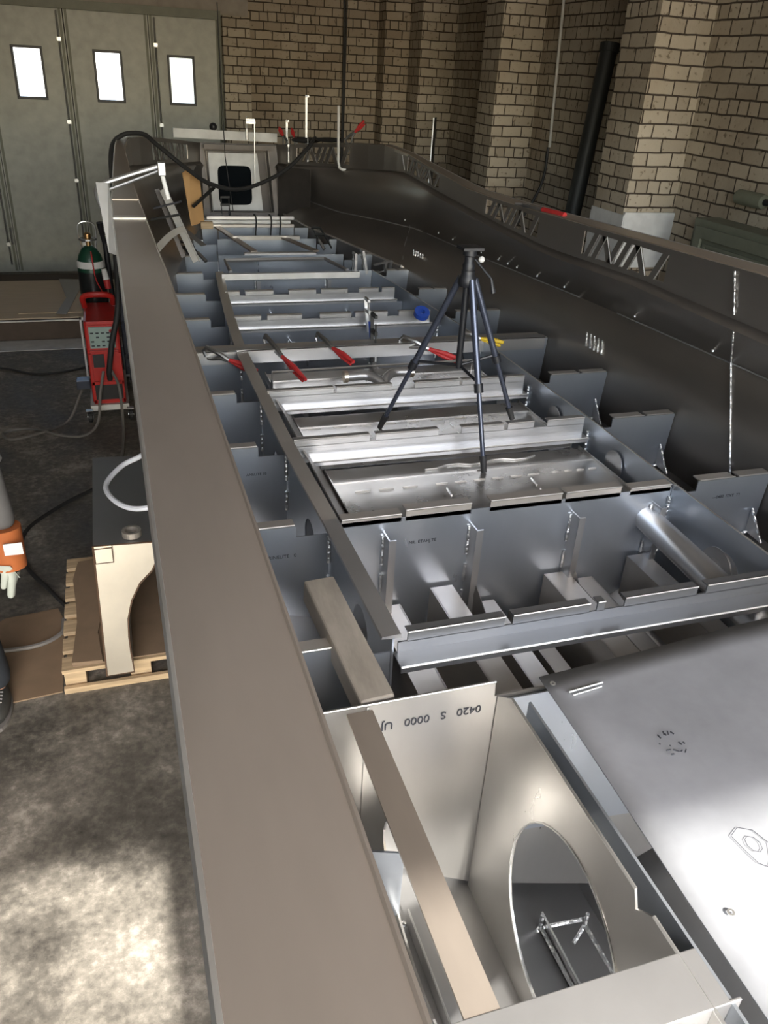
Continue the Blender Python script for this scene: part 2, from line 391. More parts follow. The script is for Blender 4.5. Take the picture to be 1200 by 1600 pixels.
# folding door of the back wall: four tall leaves, one window each
def leaf(n, x0, x1, win, rod):
    y = 11.22
    d = MB(); wx0, wx1, wz0, wz1 = win if win else (0, 0, 0, 0)
    if win:
        d.holed([(x0+.004, .0), (x1-.004, .0), (x1-.004, 2.90), (x0+.004, 2.90)], [[(wx0, wz0), (wx1, wz0), (wx1, wz1), (wx0, wz1)]], XZ, y, y+.06)
    else: d.box(x0+.015, x1-.015, y, y+.06, .02, 2.90)
    o = structure(d, 'door_%d' % n, 'door', bevel=.004)
    o['label'] = 'tall grey-green leaf of the folding door, number %d' % n
    build(MB().box(x1-.018, x1+.018, y+.01, y+.05, .02, 2.9), 'rubber_seal', 'door_dark', o)
    if win:
        fr = MB(); t = .028
        fr.box(wx0-t, wx1+t, y-.012, y, wz1, wz1+t); fr.box(wx0-t, wx1+t, y-.012, y, wz0-t, wz0)
        fr.box(wx0-t, wx0, y-.012, y, wz0, wz1); fr.box(wx1, wx1+t, y-.012, y, wz0, wz1)
        f = build(fr, 'window_frame', 'black', o, bevel=.004)
        build(MB().box(wx0, wx1, y+.025, y+.031, wz0, wz1), 'window_pane', 'glass', f)
    for rx in rod:
        r = MB(); r.tube([(rx, y-.03, .1), (rx, y-.03, 2.88)], .011)
        ro = build(r, 'locking_rod', 'steel', o, smooth=True)
        g = MB()
        for z in (.35, 1.1, 1.75, 2.6): g.box(rx-.022, rx+.022, y-.045, y, z-.02, z+.02)
        build(g, 'rod_guide', 'steel', ro)
    e = MB()
    e.box(x0+.018, x0+.045, y-.006, y, .02, 2.9); e.box(x1-.045, x1-.018, y-.006, y, .02, 2.9)
    build(e, 'edge_trim', 'cabinet', o)
    return o
leaf(1, -2.05, -1.145, (-1.75, -1.45, 2.0, 2.49), (-1.22,))
leaf(2, -1.145, -.262, (-.835, -.555, 2.0, 2.49), (-.33,))
leaf(3, -.262, .668, (.045, .315, 2.0, 2.49), ())
leaf(4, .668, 1.49, (.885, 1.15, 2.0, 2.48), (.735,))
fr = MB(); fr.box(-3.3, 1.5, 11.16, 11.28, 2.90, 2.99); fr.box(1.47, 1.53, 11.14, 11.28, 0, 2.95); fr.box(-2.12, -2.05, 11.16, 11.28, 0, 2.9)
structure(fr, 'trim_3', 'cabinet')
structure(MB().box(-3.3, -2.12, 11.28, 11.5, 0, 3.0), 'wall_back_left', 'wall')
structure(MB().tube([(-1.17, 11.16, .35), (-1.17, 11.16, .55)], .012), 'trim_4', 'steel')

# outside: yard, pale building, trees seen through the panes
structure(MB().box(-40, 40, -40, 60, -.2, -.13), 'yard', 'ground')
h = thing('house', 'pale rendered house outside the folding door windows', 'building', (-1.5, 22, -.13))
build(MB().box(-6, 1.4, 22, 27, -.13, 3.2), 'wall', 'render_wall', h)
build(MB().box(-6.2, 1.6, 21.8, 27.2, 3.2, 3.4), 'roof', 'white', h)
for x in (-4.2, -1.9, .2): build(MB().box(x, x+.8, 21.97, 22.0, .9, 2.0), 'window', 'house_window', h)
def tree(x, y, hh, lab):
    t = thing('tree', lab, 'tree', (x, y, -.13)); random.seed(int(x*10+y))
    build(MB().tube([(x, y, -.13), (x+.1, y, hh*.5), (x, y, hh*.8)], [.18, .12, .05]), 'trunk', 'bark', t)
    m = MB()
    for k in range(420):
        a = random.uniform(0, 2*PI); b = random.uniform(-1, 1); r = random.uniform(.5, 1)*hh*.3
        c = Vector((x+r*math.cos(a)*math.sqrt(1-b*b), y+r*math.sin(a)*math.sqrt(1-b*b), hh*.66+b*r*1.2)); s = random.uniform(.15, .35)
        d = Vector((random.uniform(-1, 1), random.uniform(-1, 1), random.uniform(-1, 1))).normalized(); e = d.orthogonal().normalized(); g = d.cross(e)
        m.add([c-e*s-g*s*.6, c+e*s-g*s*.6, c+e*s+g*s*.6, c-e*s+g*s*.6], [(0, 1, 2, 3)])
    build(m, 'crown', 'leaf', t)
tree(3.6, 19, 7.5, 'leafy green tree filling the rightmost door window')
tree(-4.5, 31, 8, 'green tree behind the pale house roof')

# ================================================================== THE BOAT
boat = thing('boat_hull', 'unfinished welded aluminium boat hull with open frames filling the workshop', 'boat', (1.2, 3.0, 0))
CX = 1.195
capz = [(-2, 1.92), (2.35, 1.92), (3.25, 1.889), (4.44, 1.852), (5.07, 1.844), (5.8, 1.894), (6.4, 1.945), (6.76, 1.955), (7.2, 1.93), (8.0, 1.83)]
ledz = [(-2, 1.73), (2.3, 1.73), (3.1, 1.735), (4.0, 1.70), (4.7, 1.72), (5.4, 1.75), (6.4, 1.80), (7.2, 1.73), (8, 1.675)]
uA = [(-2, 1.04), (6.3, 1.04), (6.6, 1.02), (6.85, .95), (7.1, .84), (7.5, .62), (8.0, .345)]
uD = [(-2, 1.068), (3.6, 1.065), (4.87, 1.05), (5.9, 1.01), (6.5, .90), (7.1, .73), (7.6, .55), (8, .40)]
zD = [(-2, 1.57), (2.24, 1.57), (3.4, 1.536), (4.87, 1.475), (5.9, 1.456), (7.1, 1.384), (8, 1.43)]
uE = [(-2, 1.085), (3.3, 1.085), (4.4, 1.035), (4.95, .90), (5.5, .82), (6.2, .68), (6.7, .58), (7.2, .46), (7.65, .42), (8, .36)]
zF = [(-2, .98), (5, 1.0), (6.5, 1.04), (8, 1.12)]
zK = [(-2, .27), (1.35, .27), (2.0, .50), (4, .55), (6.0, .72), (8, 1.0)]
kC = [(-2, .45), (1.35, .45), (2.0, .72), (8, .72)]
def section(y):
    a, e = lerp(uA, y), lerp(uE, y); f = e-.01; kz = lerp(zK, y); fz = lerp(zF, y)
    return [(a, lerp(ledz, y)), (a-.028, lerp(ledz, y)-.028), (lerp(uD, y), lerp(zD, y)), (e, 1.25), (f, fz), (f*.55, kz+(fz-kz)*lerp(kC, y)), (0, kz)]
def hull_u(y, z):
    s = section(y)[2:]
    for (u0, z0), (u1, z1) in zip(s, s[1:]):
        if z1 <= z <= z0: return u0+(u1-u0)*(z0-z)/max(z0-z1, 1e-6)
    return s[0][0]
def bottom_z(y, x):
    u = abs(x-CX); s = section(y)[4:]
    for (u0, z0), (u1, z1) in zip(s, s[1:]):
        if u1 <= u <= u0: return z0+(z1-z0)*(u0-u)/max(u0-u1, 1e-6)
    return s[0][1]
ST = [-.9+.25*i for i in range(36)]; ST = [y for y in ST if y < 7.99]+[8.0]
for sg, nm in ((1, 'right'), (-1, 'left')):
    for rows, part, mat in (((0, 1, 2), 'topside_plate', 'alu_hull'), ((2, 3, 4), 'side_plate', 'alu_hull'), ((4, 5, 6), 'bottom_plate', 'alu')):
        m = MB(); v = []
        for y in ST:
            s = section(y); v += [(CX+sg*s[r][0], y, s[r][1]) for r in rows]
        k = len(rows); f = [(i*k+j, i*k+j+1, (i+1)*k+j+1, (i+1)*k+j) for i in range(len(ST)-1) for j in range(k-1)]
        m.add(v, f); build(m, part, mat, boat, smooth=True, solid=.005)
# upright bulwark web with triangular cut-outs between ledge and deck flange
zones = [(2.93, 3.62), (4.10, 4.80), (5.62, 6.30)]
def bul(y, t, sg, off=0):           # point on the web: t=0 ledge, t=1 top
    z0, z1 = lerp(ledz, y), lerp(capz, y)
    return (CX+sg*(lerp(uA, y)+off), y, z0+(z1-z0)*t)
for sg in (1, -1):
    m = MB()
    def strip(m, ya, yb, t0, t1, n=None):
        n = n or max(1, int((yb-ya)/.2))
        for i in range(n):
            y0 = ya+(yb-ya)*i/n; y1 = ya+(yb-ya)*(i+1)/n
            v = []
            for y, t in ((y0, t0), (y1, t0), (y1, t1), (y0, t1)):
                v += [bul(y, t, sg, 0), bul(y, t, sg, .005)]
            m.add(v, [(0, 2, 4, 6), (1, 7, 5, 3), (0, 1, 3, 2), (2, 3, 5, 4), (4, 5, 7, 6), (6, 7, 1, 0)])
    zz = zones+[(7.15, 7.75)]; eg = []
    edges = [-.9]+[q for z in zz for q in z]+[8.0]
    for a, b in zip(edges[::2], edges[1::2]): strip(m, a, b, 0, 1)
    for a, b in zz:
        strip(m, a, b, 0, .16); strip(m, a, b, .84, 1)
        n = 5; st = (b-a)/n
        for k in range(n):
            y0 = a+st*k; d = .33*st
            for (ya, yb) in (((y0, y0+st*.5),) if k % 2 == 0 else ((y0+st*.5, y0),)) + (((y0+st*.5, y0+st),) if k in (1, 2, 3) else ()):
                hi, lo = (ya, yb)
                v = []
                for y, t in ((lo, .15), (lo+d, .15), (hi+d, .85), (hi, .85)):
                    v += [bul(y, t, sg, 0), bul(y, t, sg, .005)]
                m.add(v, [(0, 2, 4, 6), (1, 7, 5, 3), (0, 1, 3, 2), (2, 3, 5, 4), (4, 5, 7, 6), (6, 7, 1, 0)])
                eg.append([bul(lo, .15, sg, -.001), bul(hi, .85, sg, -.001)])
    bw = build(m, 'bulwark_web', 'alu_hull', boat)
    for q in eg: build(MB().tube(q, .0026, 5), 'cut_edge', 'edge', bw)
# side decks
uin = [(-2, 1.042), (6.3, 1.042), (6.76, 1.0)]
uout = [(-2, 1.182), (3.5, 1.18), (4.6, 1.17), (5.5, 1.14), (6.4, 1.10), (6.9, 1.06)]
YS = [-.9+.3*i for i in range(26)]; YS = [y for y in YS if y < 6.7]+[6.76]
for sg in (-1, 1):
    v = []; 
    for y in YS:
        z = lerp(capz, y); a, b = CX+sg*lerp(uin, y), CX+sg*lerp(uout, y)
        v += [(a, y, z-.02), (a, y, z), (b, y, z), (b, y, z-.022)]
    m = MB(); m.add(v, [(i*4+j, i*4+j+1, i*4+j+5, i*4+j+4) for i in range(len(YS)-1) for j in range(3)])
    o = build(m, 'side_deck', 'alu_deck', boat, solid=.004)
    e = MB(); e.tube([(CX+sg*(lerp(uout, y)), y, lerp(capz, y)) for y in YS], .0045, 6)
    build(e, 'outer_lip', 'edge', o)
    e = MB(); e.tube([(CX+sg*lerp(uin, y), y, lerp(capz, y)+.001) for y in YS], .0035, 6)
    build(e, 'inner_lip', 'alu_deck' if sg < 0 else 'tan_edge', o)
# bow deck rim, from the corners round to the door
for sg in (-1, 1):
    RY = [(6.76, 1.0, 1.09), (7.1, .84, .90), (7.5, .62, .68), (8.0, .345, .40)]
    v = []
    for y, a, b in RY:
        z = lerp(capz, y); v += [(CX+sg*a, y, z-.028), (CX+sg*a, y, z), (CX+sg*b, y+.07, z), (CX+sg*b, y+.07, z-.02)]
    m = MB(); m.add(v, [(i*4+j, i*4+j+1, i*4+j+5, i*4+j+4) for i in range(3) for j in range(3)])
    build(m, 'bow_rim', 'alu_hull', boat, solid=.004)
# transom behind the camera
m = MB(); s = section(-.9)[4:]
pl_ = [(CX+u, z) for u, z in s]+[(CX-u, z) for u, z in reversed(s[:-1])]
m.prism(pl_, XZ, -.9, -.894); build(m, 'transom_plate', 'alu_hull', boat)

# seams, rolled bead and tack welds on the right side
def side_pt(y, row, fr=0, off=.006):
    s = section(y); a, b = s[row], s[min(row+1, 6)]
    return (CX+a[0]+(b[0]-a[0])*fr-off, y, a[1]+(b[1]-a[1])*fr)
for seam in (((2.52, 1.90, 1.035), (2.465, 1.75, 1.035)), ((2.415, 1.70, None), (2.425, 1.64, None), (2.44, 1.57, None), (2.39, 1.40, None), (2.345, 1.25, None), (2.28, 1.10, None)),
             ((6.37, 1.92, 1.015), (6.30, 1.82, 1.02)), ((6.25, 1.72, None), (6.0, 1.45, None), (5.82, 1.36, None), (5.66, 1.285, None))):
    pts = []
    for y, z, u in seam:
        if u is None:
            sc = section(y)[1:]; u = sc[0][0]
            for (u0, z0), (u1, z1) in zip(sc, sc[1:]):
                if z1 <= z <= z0: u = u0+(u1-u0)*(z0-z)/max(z0-z1, 1e-6)
            u -= .005
        pts.append((CX+u, y, z))
    build(MB().tube(pts, .0042, 6), 'weld_bead', 'weld', boat)
for ya, yb in ((.5, 3.25), (3.6, 5.7), (5.8, 7.95)):
    n = 14; build(MB().tube([side_pt(ya+(yb-ya)*k/n, 2, 0, .004) for k in range(n+1)], .0035 if ya < 5 else .005, 6), 'rolled_bead', 'weld', boat)
build(MB().tube([side_pt(5.6+2.3*k/10, 3, 0, .008) for k in range(11)], .009, 6), 'weld_bead', 'alu_flange', boat)
for y in (2.05, 2.55, 3.1, 3.75, 4.05, 4.3, 4.42, 4.55, 4.8, 5.0, 5.25, 5.5, 6.1):
    p = Vector(side_pt(y, 1, .86, .003)); build(MB().ball(p, .007, 8, 5), 'tack_weld', 'weld', boat)
def vents(y, z):
    m = MB()
    for k in range(5):
        yy = y+.035*k; m.bar((CX+hull_u(yy, z)-.006, yy, z-.035), (CX+hull_u(yy, z)-.006, yy+.012, z+.035), .005, .009, (1, 0, 0))
    build(m, 'slot_row', 'weld', boat)
vents(3.33, 1.345); vents(5.45, 1.33)

# ---- girders
def gird(y, sg):
    a = lerp([(1.5, .625), (2.2, .632), (2.7, .645), (4, .64), (5.3, .55), (6.65, .40), (7.2, .32)], y); return CX+sg*a+(.01 if sg > 0 else 0)
frames = [1.50, 2.105, 2.706, 3.26, 3.84, 4.40, 4.95, 5.50, 6.04, 6.65, 7.17]
for sg in (-1, 1):
    for i in range(7):
        ya, yb = frames[i], frames[i+1]
        za = max(bottom_z(ya, gird(ya, sg)), bottom_z(yb, gird(yb, sg)))
        ym = (ya+yb)/2; top = 1.249
        hz = 1.03 if i else 1.08; rr = .072
        gx = lambda a, b, t, sg=sg: (gird(a, sg)+t, a, b)
        m = MB(); m.holed([(ya, za), (yb, za), (yb, top), (ya, top)], [oval(ym-.04, hz, rr, rr*1.05, 24), oval(ya+.06, hz+.03, .025, .025, 12)] if ya < 5 else [oval(ym, hz, .05, .05, 16)], gx, 0, .005)
        g = build(m, 'longitudinal_girder', 'alu_web', boat)
        if sg < 0:
            f = MB(); v = []
            for y in (ya, yb): v += [(gird(y, sg)-.03, y, 1.249), (gird(y, sg)-.028, y, 1.256), (gird(y, sg)+.022, y, 1.258), (gird(y, sg)+.026, y, 1.244)]
            f.add(v, [(0, 1, 5, 4), (1, 2, 6, 5), (2, 3, 7, 6), (3, 0, 4, 7), (0, 3, 2, 1), (4, 5, 6, 7)])
            build(f, 'cap_flange', 'alu' if i == 0 else 'alu_flange', g)
        else:
            build(MB().tube([(gird(ya, sg)+.0025, ya, 1.25), (gird(yb, sg)+.0025, yb, 1.25)], .0032, 6), 'cut_edge', 'edge', g)
        if ya < 4:
            for (z0, z1) in ((1.2, 1.1), (1.05, .97)):
                build(MB().tube([(gird(yb, sg)-.006*1, yb-.006, z0), (gird(yb, sg)-.006, yb-.006, z1)], .007, 6), 'weld_bead', 'weld', g)

# ---- transverse frames
def flange_segments(m, xa, xb, y, z, gaps, w=.04, t=.005):
    xs = [xa]
    for g in gaps: xs += [g-.012, g+.012]
    xs.append(xb)
    for a, b in zip(xs[::2], xs[1::2]):
        if b-a > .02: m.box(a, b, y, y+w, z-t, z)
def side_web(y, sg, idx):
    z1 = 1.25; gx = gird(y, sg)-CX; gx = abs(gx)
    ub = hull_u(y, z1)-.006; s = section(y); fz = s[4][1]; uf = s[4][0]-.01
    zg = bottom_z(y, CX+sg*gx)+.004; zm = bottom_z(y, CX+sg*min((gx+uf)/2, uf))+.004
    nt_ = z1-.045
    pts = [(ub, z1-.006), (uf, fz+.012), (uf-.02, fz+.004), ((gx+uf)/2, zm), (gx+.004, zg), (gx+.004, nt_), (gx+.11, nt_), (gx+.11, z1-.006)]
    if ub-gx < .14: pts = [(ub, z1-.006), (uf, fz+.012), (gx+.004, zg), (gx+.004, z1-.006)]
    fn = lambda a, b, t: (CX+sg*a, t, b)
    m = MB(); m.prism(pts, fn, y, y+.005)
    fr_ = build(m, 'transverse_frame', 'alu_web', boat)
    if ub-gx > .22:
        f = MB(); a, b = CX+sg*(gx+.115), CX+sg*(ub-.01); a, b = min(a, b), max(a, b)
        if sg > 0: flange_segments(f, a, b, y, z1, [a+(b-a)*.52])
        else: flange_segments(f, a, b, y, z1, [])
        fl = build(f, 'top_flange', 'alu_flange', fr_)
        e = MB()
        for q in ([(a, b)] if sg < 0 else [(a, a+(b-a)*.5), (a+(b-a)*.55, b)]):
            e.tube([(q[0], y-.001, z1-.001), (q[1], y-.001, z1-.001)], .0028, 6)
        build(e, 'cut_edge', 'edge', fr_)
    if idx in (1, 2, 3):
        # corner bracket and its welds at the chine
        x = CX+sg*(uf-.03); zc = fz
        g = MB(); g.add([(x, y-.002, zc+.01), (x, y-.09, zc+.006), (x, y-.002, zc+.11), (x+.004, y-.002, zc+.01), (x+.004, y-.09, zc+.006), (x+.004, y-.002, zc+.11)],
                        [(0, 1, 2), (5, 4, 3), (0, 3, 4, 1), (1, 4, 5, 2), (2, 5, 3, 0)])
        gb = build(g, 'corner_bracket', 'alu', fr_)
        build(MB().tube([(x-.05*sg, y-.01, zc-.0), (x+.02*sg, y-.01, zc+.016)], .006, 6), 'weld_bead', 'weld', gb)
        build(MB().tube([(x, y-.004, zc+.11), (x+.0, y-.092, zc+.006)], .005, 6), 'weld_bead', 'weld', gb)
    return fr_
for i, y in enumerate(frames):
    for sg in (-1, 1): side_web(y, sg, i)

# centre parts
def centre_web(y, zt, stiff, name='bulkhead_frame'):
    xa, xb = gird(y, -1)+.006, gird(y, 1)-.002
    n = 8; pts = [(xa, zt), (xb, zt)]+[(xb-(xb-xa)*k/n, bottom_z(y, xb-(xb-xa)*k/n)+.006) for k in range(n+1)]
    m = MB(); m.prism(pts, XZ, y, y+.005)
    o = build(m, name, 'alu_web', boat)
    for x in stiff:
        zb = bottom_z(y, x)+.03
        s = MB(); s.box(x-.0025, x+.0025, y-.055, y, zb, zt-.05); s.box(x-.0025, x+.022, y-.058, y-.053, zb, zt-.05)
        st_ = build(s, 'upright_stiffener', 'alu', o)
        w_ = MB()
        for z0, z1 in ((zt-.06, zt-.17), (zt-.21, zt-.28), (zt-.32, zt-.40)): w_.tube([(x-.006, y-.004, z0), (x-.006, y-.004, z1)], .0055, 6)
        build(w_, 'weld_bead', 'weld', st_)
    return o
t2 = centre_web(2.105, 1.235, (.745, 1.05, 1.435, 1.765))
f = MB(); tabs = [(.60, .80, 0), (.815, 1.045, .012), (1.115, 1.385, .012), (1.40, 1.62, .012), (1.66, 1.83, 0)]
e = MB()
for a, b, dz in tabs:
    f.box(a, b, 2.105, 2.145, 1.243+dz, 1.248+dz); f.box(a, b, 2.105, 2.11, 1.22, 1.246+dz); e.tube([(a, 2.104, 1.247+dz), (b, 2.104, 1.247+dz)], .0028, 6)
build(f, 'top_flange', 'alu_flange', t2); build(e, 'cut_edge', 'edge', t2)
for x in (1.06, 1.445, 1.775):      # foot gussets
    zb = .86
    g = MB(); g.add([(x+.006, 2.04, zb+.11), (x+.05, 1.99, zb-.03), (x, 2.06, zb-.02), (x+.009, 2.04, zb+.11), (x+.053, 1.99, zb-.03), (x+.003, 2.06, zb-.02)],
                    [(0, 1, 2), (5, 4, 3), (0, 3, 4, 1), (1, 4, 5, 2), (2, 5, 3, 0)])
    build(g, 'foot_gusset', 'alu', t2)
for y, zt in ((4.40, 1.17), (4.95, 1.17), (5.50, 1.249), (6.04, 1.249), (6.65, 1.249), (7.17, 1.249)):
    centre_web(y, zt, ((.91, 1.40) if y < 6 else ()))
# notched cross beams: tabs, web, bright lower flange towards the stern
def crossbeam(y, xa, xb, tabs, hgt=.078, low=.042, mat='alu', name='crossbeam'):
    m = MB(); z = 1.262
    m.box(xa, xb, y, y+.005, z-hgt, z-.028)
    for a, b in tabs: m.box(a, b, y, y+.005, z-.03, z); m.box(a, b, y, y+.028, z-.004, z)
    o = build(m, name, mat, boat)
    f = MB(); f.box(xa-.01, xb+.01, y-low, y+.005, z-hgt-.005, z-hgt); f.box(xa-.01, xb+.01, y-low, y-low+.004, z-hgt-.018, z-hgt)
    build(f, 'lower_flange', mat, o)
    e = MB(); e.tube([(xa-.01, y-low, z-hgt), (xb+.01, y-low, z-hgt)], .0034, 6)
    for a, b in tabs: e.tube([(a, y-.001, z), (b, y-.001, z)], .0022, 6)
    build(e, 'cut_edge', 'edge', o)
    return o
def tabrow(xa, xb, seq):
    L = xb-xa; return [(xa+L*a, xa+L*b) for a, b in seq]
crossbeam(1.497, .585, 2.2, tabrow(.61, 2.2, [(0, .17), (.185, .33), (.345, .36), (.40, .55), (.57, .72), (.74, .9), (.92, 1)]), .06, .06, 'alu_beam')
crossbeam(2.706, .575, 1.82, tabrow(.575, 1.82, [(0, .24), (.26, .47), (.55, .70), (.715, .81), (.86, 1)]))
crossbeam(3.23, .57, 1.80, tabrow(.57, 1.80, [(0, .24), (.25, .46), (.55, .73), (.74, .90), (.92, 1)]))
crossbeam(4.40, .60, 1.76, tabrow(.60, 1.76, [(0, .13), (.16, .33), (.42, .58), (.6, .77), (.83, 1)]), .07, .03)
crossbeam(4.95, .63, 1.72, tabrow(.63, 1.72, [(0, .08), (.11, .27), (.36, .52), (.55, .71), (.78, .9), (.92, 1)]), .07, .03)
# heavy white channel right across at the fifth frame
m = MB(); m.box(.25, 2.21, 3.80, 3.806, 1.195, 1.262); m.box(.25, 2.21, 3.80, 3.85, 1.257, 1.263)
ch = build(m, 'cross_channel', 'alu', boat, label='wide bright cross channel')
build(MB().box(.25, 2.2, 3.85, 3.89, 1.255, 1.262), 'channel_top', 'alu_flange', ch)

# ---- sole plates with slot welds
def sole(xa, xb, ya, yb, z, nm='sole_plate'):
    m = MB(); m.box(xa, xb, ya, yb, z-.005, z); m.box(xa, xa+.004, ya, yb, z-.03, z+.012); m.box(xb-.004, xb, ya, yb, z-.03, z+.012)
    m.box(xa, xb, yb-.12, yb-.116, z, z+.004)
    return build(m, nm, 'alu_sole', boat)
s1 = sole(.69, 1.815, 2.13, 2.70, 1.125); s2 = sole(.68, 1.79, 2.72, 3.24, 1.125); s3 = sole(.66, 1.77, 3.27, 3.80, 1.135)
def dashes(par, p, q, n, duty=.62, w=.011):
    p, q = Vector(p), Vector(q)
    for k in range(n):
        a = p+(q-p)*(k/n); b = p+(q-p)*((k+duty)/n)
        m = MB(); m.tube([a, (a+b)/2, b], [w*.35, w*.5, w*.35], 6); build(m, 'slot_weld', 'edge', par)
zd = 1.127
dashes(s1, (1.08, 2.50, zd), (1.55, 2.50, zd), 6); dashes(s1, (.76, 2.50, zd), (1.04, 2.50, zd), 3)
dashes(s1, (1.575, 2.50, zd), (1.80, 2.50, zd), 4); dashes(s1, (1.11, 2.46, zd), (1.09, 2.18, zd), 3); dashes(s1, (1.47, 2.47, zd), (1.45, 2.2, zd), 3)
dashes(s2, (.72, 3.10, zd), (1.74, 3.10, zd), 9, .5, .008); dashes(s2, (1.02, 3.05, zd), (1.0, 2.76, zd), 3, .5, .008); dashes(s2, (1.36, 3.05, zd), (1.35, 2.76, zd), 3, .5, .008)
wl = [(1.08+.05*k, 2.62+(.018 if (k//2) % 2 else 0)+.002*k, zd+.002) for k in range(11)]
build(MB().tube(wl, .005, 6), 'burnt_edge', 'edge', s1)
# folded inner lining beside the sole
for x, ya, yb in ((.63, 2.12, 2.70), (.63, 2.72, 3.24)):
    m = MB(); m.add([(x-.02, ya, 1.22), (x-.02, yb, 1.22), (x+.06, yb, 1.115), (x+.06, ya, 1.115)], [(0, 1, 2, 3)])
    build(m, 'side_lining', 'alu_hull', boat, solid=.004)

# ---- bottom stringers
def stringer(x, ya, yb, zt, w=.075, side=1):
    zb = max(bottom_z(ya, x), bottom_z(yb, x))-.01
    m = MB(); m.box(x-.0025, x+.0025, ya, yb, zb, zt); m.box(min(x, x+side*w), max(x, x+side*w), ya, yb, zt-.005, zt)
    o = build(m, 'bottom_stringer', 'alu_flange', boat)
    e = MB()
    for k in range(3): a = ya+.12+.22*k; e.tube([(x-.008, a, zb+.02), (x-.008, min(a+.09, yb), zb+.02)], .006, 6)
    build(e, 'weld_bead', 'weld', o)
for x, zt, w, sd in ((.81, .90, .09, -1), (.92, .95, .08, 1), (1.10, .86, .07, 1), (1.24, .80, .06, 1), (1.36, .94, .09, 1), (1.56, .90, .07, -1), (1.70, .97, .08, 1)):
    stringer(x, 1.30, 2.09, zt, w, sd)
for x, zt in ((.9, .93), (1.40, .93)):
    stringer(x, 3.86, 5.49, zt, .05, 1)
for x in (.26, 2.12): stringer(x, -.6, 5.5, .98, .03, 1)

# ---- stern bays next to the camera
T0 = MB(); T0.prism([(.20, 1.25), (.756, 1.25), (.758, 1.205), (2.1, 1.205), (2.1, .90), (1.8, .66), (1.2, .35), (.80, .50), (.60, .62), (.20, .93)], XZ, 1.283, 1.288)
t0 = build(T0, 'bulkhead_frame', 'alu_stern', boat)
build(MB().tube([(.20, 1.282, 1.25), (.756, 1.282, 1.25)], .002, 6), 'cut_edge', 'edge', t0)
MT_T = lambda x, y, z, rot: Matrix.Translation((x, y, z)) @ Matrix.Rotation(PI/2, 4, 'X') @ Matrix.Rotation(rot, 4, 'Z')
text_mesh('0420   S   0000   UJ', .032, MT_T(.60, 1.2815, 1.185, PI), 'stamped_marking', 'ink', t0)
# left girder of the stern bay: flange strip, web with a tall opening
m = MB(); m.holed([(-.88, .72), (1.28, .72), (1.28, 1.245), (-.88, 1.245)], [oval(.86, 1.03, .26, .145, 30), oval(.0, 1.03, .26, .145, 30)], YZ, .436, .441)
gl = build(m, 'stern_girder', 'alu_stern', boat)
build(MB().box(.385, .445, -.88, 1.265, 1.245, 1.251), 'cap_flange', 'alu_deck', gl)
# right girder of the stern bay with the big oval hole
m = MB(); m.holed([(-.88, .48), (1.28, .48), (1.28, 1.205), (1.22, 1.25), (.715, 1.25), (.70, 1.215), (.66, 1.25), (-.88, 1.25)],
                  [oval(.875, .865, .225, .265, 40), oval(.05, .865, .225, .265, 40)], YZ, .765, .770)
gr = build(m, 'stern_girder', 'alu_stern', boat)
e = MB(); e.tube([(.7675, .715, 1.25), (.7675, 1.22, 1.25)], .0035, 6); e.tube([(.7675, -.88, 1.25), (.7675, .66, 1.25)], .0035, 6)
build(e, 'cut_edge', 'edge', gr)
e = MB(); e.tube([(.764, a, b) for a, b in oval(.875, .865, .225, .265, 40)], .0025, 5, closed=True); build(e, 'hole_edge', 'edge', gr)
build(MB().box(.80, .806, -.88, 1.2, 1.06, 1.25), 'doubler_plate', 'alu_web', gr)
# nearer cross member with its wide folded flange
m = MB(); m.box(.33, .80, .50, .592, 1.247, 1.253); m.box(.33, .82, .498, .504, 1.05, 1.253)
nb = build(m, 'stern_crossmember', 'alu', boat, bevel=.002)
build(MB().box(.15, .436, .50, .505, .9, 1.20), 'side_knee', 'alu', nb)
cs = MB(); cs.prism([(.10, 1.0), (.44, .9), (.44, 1.10), (.30, 1.16), (.16, 1.16)], XZ, 1.0, 1.005); build(cs, 'side_knee', 'alu_web', boat)
# inner well seen through the oval
m = MB(); m.prism([(.775, .72), (1.6, .62), (1.6, 1.2), (.775, 1.2)], XZ, 1.27, 1.275); build(m, 'well_plate', 'alu_web', boat)
def yweld(x, y, z, par):
    m = MB(); m.tube([(x, y, z), (x, y, z+.05)], .006, 6); m.tube([(x, y, z), (x-.05, y-.03, z-.02)], .006, 6); m.tube([(x, y, z), (x+.004, y-.18, z-.002)], .0065, 6)
    build(m, 'weld_bead', 'weld', par)
wellf = MB(); wellf.box(.80, .805, -.6, 1.0, .48, .50); wf = build(wellf, 'well_stringer', 'alu_flange', boat)
def fin(pts, z0, z1, w=.004):
    (xa, ya), (xb, yb) = pts; m = MB(); m.add([(xa, ya, z0), (xb, yb, z0), (xb, yb, z1), (xa, ya, z1), (xa+w, ya, z0), (xb+w, yb, z0), (xb+w, yb, z1), (xa+w, ya, z1)],
        [(0, 1, 2, 3), (7, 6, 5, 4), (0, 4, 5, 1), (1, 5, 6, 2), (2, 6, 7, 3), (3, 7, 4, 0)])
    o = build(m, 'bottom_stringer', 'alu', boat)
    build(MB().tube([(xa+w/2, ya, z1), (xb+w/2, yb, z1)], .003, 6), 'cut_edge', 'edge', o)
fin(((.955, 1.18), (.96, -.6)), .34, .45); fin(((.515, 1.12), (.515, -.6)), .58, .72)
yweld(.945, 1.16, .42, wf); yweld(1.07, 1.13, .42, wf); yweld(.505, 1.11, .64, wf)
build(MB().tube([(.947, 1.15, .43), (1.075, 1.14, .43)], .006, 6), 'weld_bead', 'weld', wf)
build(MB().tube([(.725, 1.136, .515), (.728, 1.02, .512)], .0065, 6), 'weld_bead', 'weld', wf)
